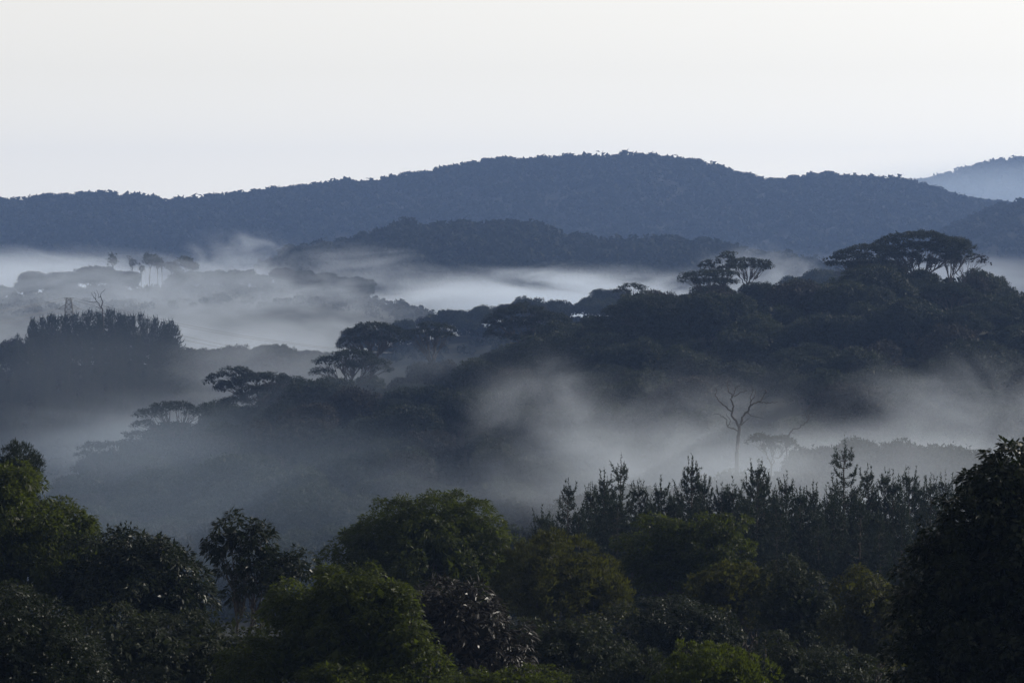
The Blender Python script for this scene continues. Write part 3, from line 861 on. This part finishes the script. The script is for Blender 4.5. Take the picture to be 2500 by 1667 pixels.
A = lambda p: zc(p, 1200, 850)
dead_tree("gaunt leafless tree with forked limbs rising from the right-hand mist", 620, [
    (A([(2010, 850), (2025, 760), (2030, 640)]), 8, 6),
    (A([(2030, 640), (1995, 590), (1965, 540), (1985, 480), (1970, 420), (1975, 395), (1945, 350), (1935, 310), (1940, 270)]), 4.5, 1),
    (A([(1970, 520), (1920, 480), (1870, 440), (1850, 400), (1830, 385), (1850, 345), (1830, 325)]), 2.5, .8),
    (A([(1975, 400), (1990, 370), (2000, 320), (2040, 305)]), 2, .7),
    (A([(1990, 395), (2030, 370), (2070, 360), (2100, 345)]), 2, .7),
    (A([(2035, 630), (2060, 560), (2100, 510), (2120, 465), (2150, 450), (2190, 440), (2230, 400), (2255, 365), (2240, 335), (2190, 350)]), 4.5, .8),
    (A([(2120, 465), (2130, 420), (2165, 380), (2165, 340)]), 2.2, .7),
    (A([(2130, 440), (2120, 410), (2140, 350), (2130, 300)]), 1.8, .6),
    (A([(2190, 440), (2250, 450), (2300, 450), (2345, 440)]), 2, .6),
    (A([(2095, 520), (2130, 555), (2180, 560), (2230, 580)]), 2, .6),
    (A([(2045, 630), (2080, 600), (2115, 570)]), 2.2, .8),
    (A([(2020, 680), (1980, 660), (1930, 640), (1940, 590), (1900, 560), (1860, 540), (1825, 545)]), 2.6, .7),
    (A([(1930, 640), (1960, 600), (1930, 550), (1920, 530)]), 1.6, .6)])
B8 = lambda p: zc(p, 1800, 850)
dead_tree("thin crooked leafless tree leaning right with a twiggy head in mist", 615, [
    (B8([(405, 740), (430, 695), (455, 660), (500, 655), (520, 625), (560, 600), (580, 565)]), 3.2, 1.8),
    (B8([(580, 565), (600, 530), (630, 500), (640, 480)]), 1.6, .5), (B8([(575, 575), (555, 540), (540, 500), (510, 490)]), 1.4, .5),
    (B8([(580, 560), (575, 520), (590, 485)]), 1.2, .5), (B8([(585, 560), (625, 550), (650, 520)]), 1.1, .4), (B8([(560, 550), (520, 545), (485, 550)]), 1.0, .4),
    (B8([(440, 690), (470, 698)]), 1.0, .5)])
C1 = lambda p: zc(p, 0, 550)
dead_tree("bare forked dead tree rising above the left pine hill beside the pylon", 1640, [
    (C1([(845, 760), (840, 710), (830, 680)]), 3.2, 2.4),
    (C1([(830, 680), (840, 630), (815, 590), (825, 560), (855, 525)]), 2.2, .7),
    (C1([(830, 680), (810, 640), (785, 610), (765, 580), (745, 550)]), 1.8, .6),
    (C1([(785, 610), (780, 570), (775, 545)]), 1.2, .5),
    (C1([(790, 630), (750, 628), (700, 620)]), 1.4, .5),
    (C1([(825, 685), (800, 672), (780, 675)]), 1.2, .5),
    (C1([(815, 590), (800, 560), (790, 530)]), 1.0, .4)])
C2 = lambda p: zc(p, 600, 550)
dead_tree("ghostly faint leafless tree fading into the middle fog", 2405, [
    (C2([(645, 690), (645, 640), (640, 610)]), 3.0, 2.2), (C2([(640, 610), (655, 570), (680, 530)]), 1.6, .6), (C2([(640, 610), (620, 570), (590, 555)]), 1.6, .5),
    (C2([(645, 640), (690, 600), (720, 580), (770, 580)]), 1.6, .5), (C2([(640, 600), (645, 560), (650, 530)]), 1.2, .5), (C2([(650, 650), (610, 625), (570, 625)]), 1.3, .5)])

# ---- left pine hill
pine_tops = [(100, 775), (120, 770), (145, 772), (160, 768), (185, 766), (205, 765), (222, 758), (245, 765), (262, 756), (275, 757), (290, 764), (312, 771), (325, 770), (343, 766),
             (360, 778), (380, 776), (398, 785), (418, 783), (432, 795), (80, 782), (130, 768), (175, 770), (235, 762), (300, 768), (85, 790), (410, 790)] + [(80 + 27 * i_, 780 + 7 * math.sin(i_ * 2.1) + (0 if i_ < 10 else 4 * (i_ - 9))) for i_ in range(13)]
pine_tops.sort()
for n_, (px, py) in enumerate(pine_tops):
    d = D_L + random.uniform(-14, 22)
    t = P(px, py, d)
    g0 = gz(t[0], d) - 0.4
    k = random.randrange(4)
    s = (t[2] - g0) / [20, 19, 21, 18][k]
    place("pine_tree", PINES[k], (t[0], d, g0), f"small dark pine, {ordinal(n_ + 1)} from the left on the crest of the left pine hill", "pine tree", "pines along the crest of the left hill", random.uniform(0, 6.28), (s * 1.15, s * 1.15, s))
for (x, y) in scatter(-60, 470, D_L - 150, D_L - 14, 9.5):
    if 1250 + FPX * x / y > 400 + (y - D_L + 150) * 0.2 + random.uniform(-30, 30):
        continue
    k = random.randrange(4)
    s = random.uniform(0.85, 1.05)
    place("pine_tree", PINES[k], (x, y, gz(x, y) - 0.4), "hazy pine on the shaded front slope of the left pine hill", "pine tree", "pines on the front slope of the left hill", random.uniform(0, 6.28), (s * 1.2, s * 1.2, s))
for px, py, k, lab in [(40, 790, 2, "round tree at the left end of the pine hill"), (15, 800, 0, None), (465, 828, 6, None), (490, 822, 2, None), (520, 828, 4, None), (545, 830, 6, None), (590, 832, 2, "wind-thinned tree at the right end of the hill's tree row"),
                       (565, 838, 0, None), (640, 830, 1, "pale bulky tree in fog right of the pine hill"), (665, 828, 3, None), (690, 842, 0, None), (755, 830, 5, "faint triangular tree in fog left of the neat domed umbrella tree"), (780, 850, 1, None), (505, 850, 6, None), (455, 850, 2, None)]:
    put(ROUND[k], px, py, D_L + random.uniform(0, 40), lab or "hazy broadleaf tree on the shoulder right of the left pine hill", "tree", None if lab else "broadleaf trees on the shoulder of the left hill", "broadleaf_tree", sc=random.uniform(0.75, 1.0))

for (x, y) in scatter(410, 800, D_L - 120, D_L + 10, 15):
    k = random.randrange(8)
    place("broadleaf_tree", ROUND[k][0], (x, y, gz(x, y) - 1.0), "hazy tree on the fog-lapped slope between pine hill and umbrella trees", "tree", "trees on the fog-lapped slope right of the pine hill", random.uniform(0, 6.28), random.uniform(0.7, 1.0))
# ---- faint row behind the middle spur
for n_, (px, py, k) in enumerate(sorted([(865, 810, 3), (905, 800, 1), (955, 778, 0), (985, 775, 4), (1045, 752, 2), (1060, 748, 6), (1100, 745, 3), (1140, 737, 0), (1165, 745, 4), (1190, 738, 6), (1230, 733, 5), (1265, 735, 0),
                  (1295, 729, 1), (1320, 738, 2), (1430, 722, 4), (1470, 716, 0), (1490, 708, 3), (1505, 712, 5), (1360, 738, 7), (1940, 668, 0), (1975, 664, 3), (2000, 652, 1), (2030, 660, 5)])):
    put(ROUND[k], px, py, D_N + random.uniform(-25, 15), f"blue-grey hazy tree, {ordinal(n_ + 1)} from the left in the misty row behind the middle spur", "tree", "hazy trees in the row behind the middle spur", "broadleaf_tree", sc=random.uniform(0.7, 0.95))
put(ROUND[5], 2440, 655, 1190, "twiggy bush-topped tree near the right edge of the spur skyline", "tree", None, "broadleaf_tree", sc=0.7)

# ---- far-left misty ridge with tall bare-stemmed trees
for n_, (px, py, k) in enumerate(sorted([(15, 682, 0), (65, 672, 3), (85, 670, 7), (120, 660, 6), (150, 658, 3), (165, 660, 1), (215, 655, 7), (240, 655, 3), (280, 665, 5), (300, 663, 1), (310, 648, 3), (500, 645, 3), (520, 642, 7), (545, 645, 1), (580, 660, 4),
                  (600, 662, 6), (640, 656, 3), (690, 642, 5), (700, 650, 0), (740, 645, 3), (770, 648, 1), (800, 655, 7), (850, 680, 3), (885, 676, 1), (460, 665, 0), (430, 668, 2)])):
    put(ROUND[k], px, py, D_K + random.uniform(-40, 20), f"pale fog-bound tree, {ordinal(n_ + 1)} from the left on the far left ridge beyond the pylon", "tree", "fog-bound trees on the far left ridge", "broadleaf_tree", sc=random.uniform(0.75, 1.1))
TALL = []
for wv, hv, n in [(6, 7, 5), (9, 7, 6), (11, 5, 7), (5, 9, 4)]:
    TALL.append((build_tree("tall_tree", rb(wv, hv * 1.3, n + 2, 15.0)[1:], 0.0, M_FOREST, **{**MIDR, 'spacing': 1.9, 'lobe_r': 0.8, 'per': 20, 'r0': 0.22, 'fork': 0.78, 'gap': 0.42}), hv * 1.3 + 14.0, wv))
for px, py, k, lab in [(277, 622, 0, "thinnest tall tree standing alone on the far left ridge"), (322, 628, 3, "tufted tall tree second from left on the far left ridge"), (367, 622, 1, "tall dark-headed tree on a bare stem on the far left ridge"),
                       (345, 645, 3, None), (385, 630, 0, None), (395, 632, 3, None), (418, 640, 1, None), (428, 648, 0, None), (455, 634, 2, "flat-headed tall tree at the right of the tall stems"), (440, 655, 1, None), (470, 645, 2, None)]:
    put(TALL[k], px, py, D_K - 20, lab or "slim tall tree among the bare stems on the far left ridge", "tree", None if lab else "slim tall trees on the far left ridge", "tall_tree")

# ================================================================== FAR FORESTS (one mass each)
def forest_mass(name, label, n, d0, d1, px0, px1, w0, w1, nq, q, mat, ridge_bias=0.35, D=None, kind="stuff"):
    y = rng.uniform(d0, d1, n)
    rb_ = rng.random(n) < ridge_bias
    y[rb_] = D + rng.normal(0, 14, rb_.sum())
    px = rng.uniform(px0, px1, n)
    x = (px - 1250) / FPX * y
    z = ground_z(x, y)
    wv = rng.uniform(w0, w1, n)
    hv = wv * rng.uniform(0.55, 0.95, n)
    stem = rng.uniform(-2.0, 0.8, n)
    # three sub-lobes per tree give an uneven crown
    nl = 4
    lo = rng.normal(0, 1, (n, nl, 3)); lo = norm(lo) * np.array([0.24, 0.24, 0.13])
    lr_ = rng.uniform(0.24, 0.38, (n, nl))
    d_ = norm(rng.normal(0, 1, (n, nl, nq, 3)) + np.array([0, 0, 0.45]))
    pos = (lo[:, :, None] + d_ * lr_[:, :, None, None]) * np.stack([wv, wv, hv], -1)[:, None, None]
    ctr = np.stack([x, y, z + stem + hv * 0.45], -1)
    pos = pos + ctr[:, None, None]
    nrm = d_ + rng.normal(0, 0.5, d_.shape)
    ax = np.cross(nrm, rng.normal(0, 1, d_.shape))
    pos = pos.reshape(-1, 3)
    ss_ = np.repeat(wv, nl * nq) * q * rng.uniform(0.6, 1.3, len(pos))
    ax = norm(ax.reshape(-1, 3)) * ss_[:, None]
    sd_ = norm(np.cross(ax, nrm.reshape(-1, 3))) * ss_[:, None]
    V = np.stack([pos - ax * 0.55 - sd_ * 0.55, pos - ax * 0.45 + sd_ * 0.6, pos + ax * 0.7], 1).reshape(-1, 3)
    o = obj(name, mesh_from(name, V, np.arange(len(V)), 3, mat))
    return tag(o, label, "forest", None, kind)

forest_mass("forest_canopy", "bluish forest covering the rounded hill in the middle distance", 2200, D_H - 330, D_H + 20, 480, 2200, 12, 22, 18, 0.17, M_FAR, 0.22, D_H)
forest_mass("forest_canopy", "dark forest covering the hill at the right edge", 700, D_G - 330, D_G + 20, 1950, 2700, 9, 16, 14, 0.20, M_FAR, 0.30, D_G)
forest_mass("forest_canopy", "blue forest covering the long far ridge below the sky", 7500, D_F - 700, D_F + 25, -150, 2650, 11, 22, 7, 0.26, M_FAR, 0.30, D_F)
forest_mass("forest_canopy", "pale blue forest on the most distant ridge at right", 900, D_FF - 500, D_FF + 20, 2000, 2800, 12, 22, 8, 0.28, M_FAR, 0.4, D_FF)
forest_mass("undergrowth", "dark undergrowth filling gaps between the trees of the middle spur", 1900, 850, 1170, -100, 2600, 5, 10, 16, 0.20, M_FAR, 0.25, D_M - 12)
forest_mass("forest_canopy", "dark forest carrying the middle spur on past the right edge", 420, 830, 1200, 2560, 3250, 9, 15, 18, 0.17, M_FAR, 0.2, D_M)
forest_mass("forest_canopy", "misty forest carrying the low ridge on past the right edge", 260, 540, 680, 2540, 3250, 6, 10, 22, 0.15, M_FAR, 0.2, D_SPUR)
forest_mass("undergrowth", "hazy undergrowth on the slopes of the left pine hill and its shoulder", 500, D_L - 170, D_L + 30, -100, 900, 5, 9, 14, 0.20, M_FAR, 0.0, D_L)
forest_mass("undergrowth", "fog-bound scrub along the far left ridge beyond the pylon", 700, D_K - 110, D_K + 5, -80, 1050, 6, 9.5, 12, 0.20, M_FAR, 0.6, D_K)
forest_mass("undergrowth", "misty scrub under the hazy row behind the middle spur", 420, D_N - 70, D_N + 5, 600, 2100, 5, 9, 12, 0.20, M_FAR, 0.6, D_N)
forest_mass("undergrowth", "dark scrub below the foreground trees and near pines", 900, 160, 620, -100, 2650, 3, 6, 30, 0.12, M_FAR, 0.0, 400)

# ================================================================== TRANSMISSION TOWER AND LINES
def tower():
    d = 1665.0
    u = d / FPX
    c = P(168, 727, d)
    g0 = gz(c[0], d) - 0.3
    H = c[2] - g0
    r = bpy.data.objects.new("transmission_tower", None)
    COL.objects.link(r); r.location = (c[0], d, g0)
    r.rotation_euler = (0, 0, math.radians(12))
    tag(r, "small lattice steel pylon poking above the left pine hill", "pylon")
    zt = lambda py: H - (py - 727) * u
    lev = [(0, 4.2), (H - 14, 2.6), (zt(770), 1.75), (zt(755), 1.55), (zt(740), 1.25), (zt(731), 0.95), (zt(727), 0.95)]
    rad = 0.20
    for sx in (-1, 1):
        for sy in (-1, 1):
            v, f = tubes([(np.array([[sx * w_, sy * w_, z_] for z_, w_ in lev]), np.full(len(lev), rad))], 4)
            obj("leg", mesh_from("tower_leg", v, f, 4, M_STEEL), r)
    br = []
    zs = np.concatenate([np.linspace(0, H - 14, 4), np.linspace(H - 14, H, 8)[1:]])
    lz = np.array([l[0] for l in lev]); lw = np.array([l[1] for l in lev])
    for i in range(len(zs) - 1):
        wa, wb = np.interp(zs[i], lz, lw), np.interp(zs[i + 1], lz, lw)
        for s in (-1, 1):
            br += [(np.array([[-wa, s * wa, zs[i]], [wb, s * wb, zs[i + 1]]]), np.full(2, 0.10)), (np.array([[wa, s * wa, zs[i]], [-wb, s * wb, zs[i + 1]]]), np.full(2, 0.11)),
                   (np.array([[s * wa, -wa, zs[i]], [s * wb, wb, zs[i + 1]]]), np.full(2, 0.11)), (np.array([[-wb, s * wb, zs[i + 1]], [wb, s * wb, zs[i + 1]]]), np.full(2, 0.10))]
    v, f = tubes(br, 4)
    obj("bracing", mesh_from("tower_bracing", v, f, 4, M_STEEL), r)
    tips = []
    for py, half in ((752, 26 * u), (728, 12 * u)):
        z = zt(py)
        ww = np.interp(z, lz, lw)
        for s in (-1, 1):
            pr = []
            for sy in (-1, 1):
                pr.append((np.array([[s * ww, sy * ww, z], [s * half, 0, z - (0.3 if py > 740 else -0.2)]]), np.full(2, 0.11)))
                pr.append((np.array([[s * ww, sy * ww, z + (1.5 if py > 740 else -1.2)], [s * half, 0, z - (0.3 if py > 740 else -0.2)]]), np.full(2, 0.09)))
            v, f = tubes(pr, 4)
            obj("crossarm", mesh_from("tower_crossarm", v, f, 4, M_STEEL), r)
            a_ = math.radians(12)
            tips.append((np.array([c[0] + math.cos(a_) * s * half, d + math.sin(a_) * s * half, g0 + z - (0.3 if py > 740 else -0.2)]), s, py))
    return tips

tips = tower()
names = {(752, -1): "lower left", (752, 1): "lower right", (728, -1): "upper left", (728, 1): "upper right"}
for tip, s, py in tips:
    for (ex, ey, ed, side) in ((-420, 800 if py > 740 else 770, 1500, "left"), (960, 900 if py > 740 else 862, 1800, "right")):
        e = P(ex + s * 14, ey, ed)
        t = np.linspace(0, 1, 24)[:, None]
        q = tip * (1 - t) + e * t
        q[:, 2] -= (4 * t * (1 - t))[:, 0] * 4.0
        v, f = tubes([(q, np.full(24, 0.06))], 4)
        o = obj("power_line", mesh_from("power_line", v, f, 4, M_STEEL))
        tag(o, f"thin power line running {side} from the {names[(py, s)]} arm tip of the pylon", "power line", "power lines of the pylon")

# ================================================================== HAZE AND FOG
def volume_mat(name, color, density, aniso):
    m = bpy.data.materials.new(name)
    m.use_nodes = True
    t = m.node_tree
    t.nodes.clear()
    out = t.nodes.new("ShaderNodeOutputMaterial")
    pv = t.nodes.new("ShaderNodeVolumePrincipled")
    pv.inputs['Color'].default_value = (*color, 1)
    pv.inputs['Density'].default_value = density
    pv.inputs['Anisotropy'].default_value = aniso
    t.links.new(pv.outputs[0], out.inputs['Volume'])
    return m, t, pv

HAZE_DENSITY = 0.000066
mh, _, _ = volume_mat("haze_air", (0.34, 0.53, 1.0), HAZE_DENSITY, 0.2)
hx, y0, y1, z0, z1 = 2100., -350., 7650., float(ZZ.min()) - 1.0, 192.
hv_ = np.array([(x, y, z) for z in (z0, z1) for y in (y0, y1) for x in (-hx, hx)], float)
hf = np.array([(0, 2, 3, 1), (4, 5, 7, 6), (0, 1, 5, 4), (2, 6, 7, 3), (0, 4, 6, 2), (1, 3, 7, 5)]).ravel()
hz = obj("haze", mesh_from("haze", hv_, hf, 4, mh))
tag(hz, "bluish morning haze filling the whole valley", None, None, "stuff")

def ico(sub=3):
    import bmesh
    bm = bmesh.new()
    bmesh.ops.create_icosphere(bm, subdivisions=sub, radius=1.0)
    me = bpy.data.meshes.new("fog_bank")
    bm.to_mesh(me); bm.free()
    return me

def fog(label, px, py, d, rx, ry, rz, dens, nscale=(60, 90, 22), seed=0.0, amp=1.5, ramp=0.7, aniso=0.35, tilt=0.0, base=0.05, col=(0.78, 0.87, 1.0)):
    """an eroded ellipsoid of fog: thickness falls off to the rim, noise eats into it and thins it inside"""
    m, t, pv = volume_mat("fog", col, 0.0, aniso)
    tc = t.nodes.new("ShaderNodeTexCoord")
    ln = t.nodes.new("ShaderNodeVectorMath"); ln.operation = 'LENGTH'
    t.links.new(tc.outputs['Object'], ln.inputs[0])
    ge = t.nodes.new("ShaderNodeNewGeometry")
    mp = t.nodes.new("ShaderNodeMapping")
    mp.inputs['Scale'].default_value = tuple(1.0 / s for s in nscale)
    mp.inputs['Location'].default_value = (seed * 3.7, seed * 1.9, seed * 5.3)
    t.links.new(ge.outputs['Position'], mp.inputs['Vector'])
    nz = t.nodes.new("ShaderNodeTexNoise")
    nz.inputs['Scale'].default_value = 1.0
    nz.inputs['Detail'].default_value = 5.0
    nz.inputs['Roughness'].default_value = 0.60
    nz.inputs['Distortion'].default_value = 0.8
    t.links.new(mp.outputs[0], nz.inputs['Vector'])
    # F = (1 - r) + (noise - 0.5) * amp - base ; density = dens * smoothstep(0, ramp, F) * smoothstep(rim)
    na = t.nodes.new("ShaderNodeMath"); na.operation = 'MULTIPLY_ADD'
    na.inputs[1].default_value = amp; na.inputs[2].default_value = 1.0 - base - 0.5 * amp
    t.links.new(nz.outputs['Fac'], na.inputs[0])
    sb = t.nodes.new("ShaderNodeMath"); sb.operation = 'SUBTRACT'
    t.links.new(na.outputs[0], sb.inputs[0]); t.links.new(ln.outputs['Value'], sb.inputs[1])
    s1 = t.nodes.new("ShaderNodeMapRange"); s1.interpolation_type = 'SMOOTHSTEP'
    s1.inputs['From Min'].default_value = 0.0; s1.inputs['From Max'].default_value = ramp
    t.links.new(sb.outputs[0], s1.inputs['Value'])
    mr = t.nodes.new("ShaderNodeMapRange"); mr.interpolation_type = 'SMOOTHSTEP'
    mr.inputs['From Min'].default_value = 1.0; mr.inputs['From Max'].default_value = 0.6
    t.links.new(ln.outputs['Value'], mr.inputs['Value'])
    mu = t.nodes.new("ShaderNodeMath"); mu.operation = 'MULTIPLY'
    t.links.new(s1.outputs[0], mu.inputs[0]); t.links.new(mr.outputs[0], mu.inputs[1])
    mu2 = t.nodes.new("ShaderNodeMath"); mu2.operation = 'MULTIPLY'
    mu2.inputs[1].default_value = dens
    t.links.new(mu.outputs[0], mu2.inputs[0])
    t.links.new(mu2.outputs[0], pv.inputs['Density'])
    me = ico()
    me.materials.append(m)
    c = P(px, py, d)
    o = obj("fog_bank", me, None, c)
    o.scale = (rx, ry, rz)
    o.rotation_euler = (0, tilt, 0)
    return tag(o, label, "fog", None, "stuff")

def pxm(n, d):
    return n * d / FPX

def fogp(label, px, py, d, wpx, ry, hpx, dens, nscale, seed, **kw):
    return fog(label, px, py, d, pxm(wpx, d), ry, pxm(hpx, d), dens, nscale, seed, **kw)

# near right-hand mist behind the pines, before and behind the low ridge
fogp("thin grey mist hanging between the near pines and the low ridge", 1950, 1185, 510, 1000, 55, 235, 0.0072, (34, 45, 12), 1.5, amp=1.4)
fogp("low grey mist in the hollow at the right behind the low ridge", 1950, 1180, 730, 1000, 100, 180, 0.0040, (30, 55, 13), 1.0, amp=1.8)
fogp("mist plume rising before the dark spur left of the leafless tree", 1360, 1075, 770, 330, 80, 260, 0.0060, (15, 40, 12), 2.0, amp=2.8, ramp=1.2, tilt=math.radians(18))
fogp("mist plume drifting behind the leafless tree", 1700, 1065, 790, 440, 80, 230, 0.0050, (17, 40, 12), 2.7, amp=2.8, ramp=1.2, tilt=math.radians(-10))
fogp("mist plume glowing above the low ridge near the right edge", 2320, 1060, 770, 440, 90, 250, 0.0062, (18, 45, 12), 3.3, amp=2.8, ramp=1.2, tilt=math.radians(-8))
fogp("wisp of mist hiding the foot of the tall leafless tree", 1815, 1135, 565, 260, 25, 70, 0.010, (20, 30, 9), 3.1, amp=1.5)
fogp("thin mist caught among the umbrella trees along the spur crest", 830, 955, 1085, 540, 32, 95, 0.0030, (35, 40, 14), 3.8, amp=1.8, tilt=math.radians(-15), col=(0.66, 0.80, 1.0))
fogp("mist tail thinning out left toward the central dome", 1060, 1210, 760, 380, 90, 110, 0.0026, (30, 45, 12), 3.9, amp=1.8)
fogp("smooth blue-grey mist pooling in the valley below the umbrella trees", 450, 1240, 820, 1150, 170, 330, 0.0010, (120, 120, 40), 3.0, amp=0.8, col=(0.62, 0.78, 1.0))
fogp("thin mist wreathing the umbrella trees at the left foot of the spur", 330, 1090, 1015, 420, 40, 150, 0.0035, (40, 40, 16), 3.6, amp=1.6, col=(0.66, 0.80, 1.0))
# between the spur and the left pine hill
fogp("pale fog filling the gap between the spur and the left pine hill", 560, 1080, 1400, 800, 100, 190, 0.0030, (60, 70, 20), 4.0, amp=1.4)
fogp("brighter fog pocket right of the pine hill above the umbrella trees", 640, 920, 1500, 380, 70, 150, 0.0042, (40, 60, 18), 4.6, amp=1.6)
# seas of fog behind the pine hill: only their ragged tops show above the land in front
fogp("bright fog sea lying behind the left pine hill", 520, 860, 2060, 950, 230, 210, 0.0046, (50, 90, 18), 5.0, amp=2.3, ramp=1.0)
fogp("faint fog veil before the far left ridge", 380, 725, 2390, 820, 80, 125, 0.0085, (38, 70, 15), 5.5, amp=1.8)
fogp("faint fog veil before the left pine hill", 240, 930, 1490, 600, 50, 210, 0.0013, (80, 80, 30), 4.2, amp=0.8)
fogp("bright fog band behind the far left ridge", 40, 705, 2850, 660, 180, 125, 0.0115, (80, 140, 18), 6.0, amp=1.8, ramp=0.9)
fogp("puff of fog billowing beside the middle hill", 585, 645, 2950, 180, 70, 110, 0.0095, (26, 50, 17), 7.0, amp=2.5, ramp=1.0)
fogp("bright streak of fog sliding down in front of the middle hill", 1380, 752, 2600, 640, 150, 125, 0.0170, (70, 120, 17), 8.0, amp=1.9, ramp=0.9)
fogp("thin fog streak trailing left across the foot of the middle hill", 960, 680, 2800, 360, 80, 95, 0.0050, (50, 90, 13), 9.0, amp=2.4, ramp=1.0, tilt=math.radians(10))
fogp("white puff of fog behind the open umbrella tree on the crest", 1850, 690, 2500, 240, 70, 120, 0.0085, (26, 45, 17), 10.0, amp=2.4, ramp=1.0)
fogp("thin fog at the foot of the long far ridge at right", 2250, 690, 3600, 500, 150, 110, 0.0040, (140, 160, 26), 11.0, amp=1.4)
fogp("pale mist before the most distant ridge at right", 2480, 500, 6250, 800, 350, 165, 0.0019, (900, 900, 300), 12.0, amp=0.4, col=(0.66, 0.80, 1.0))
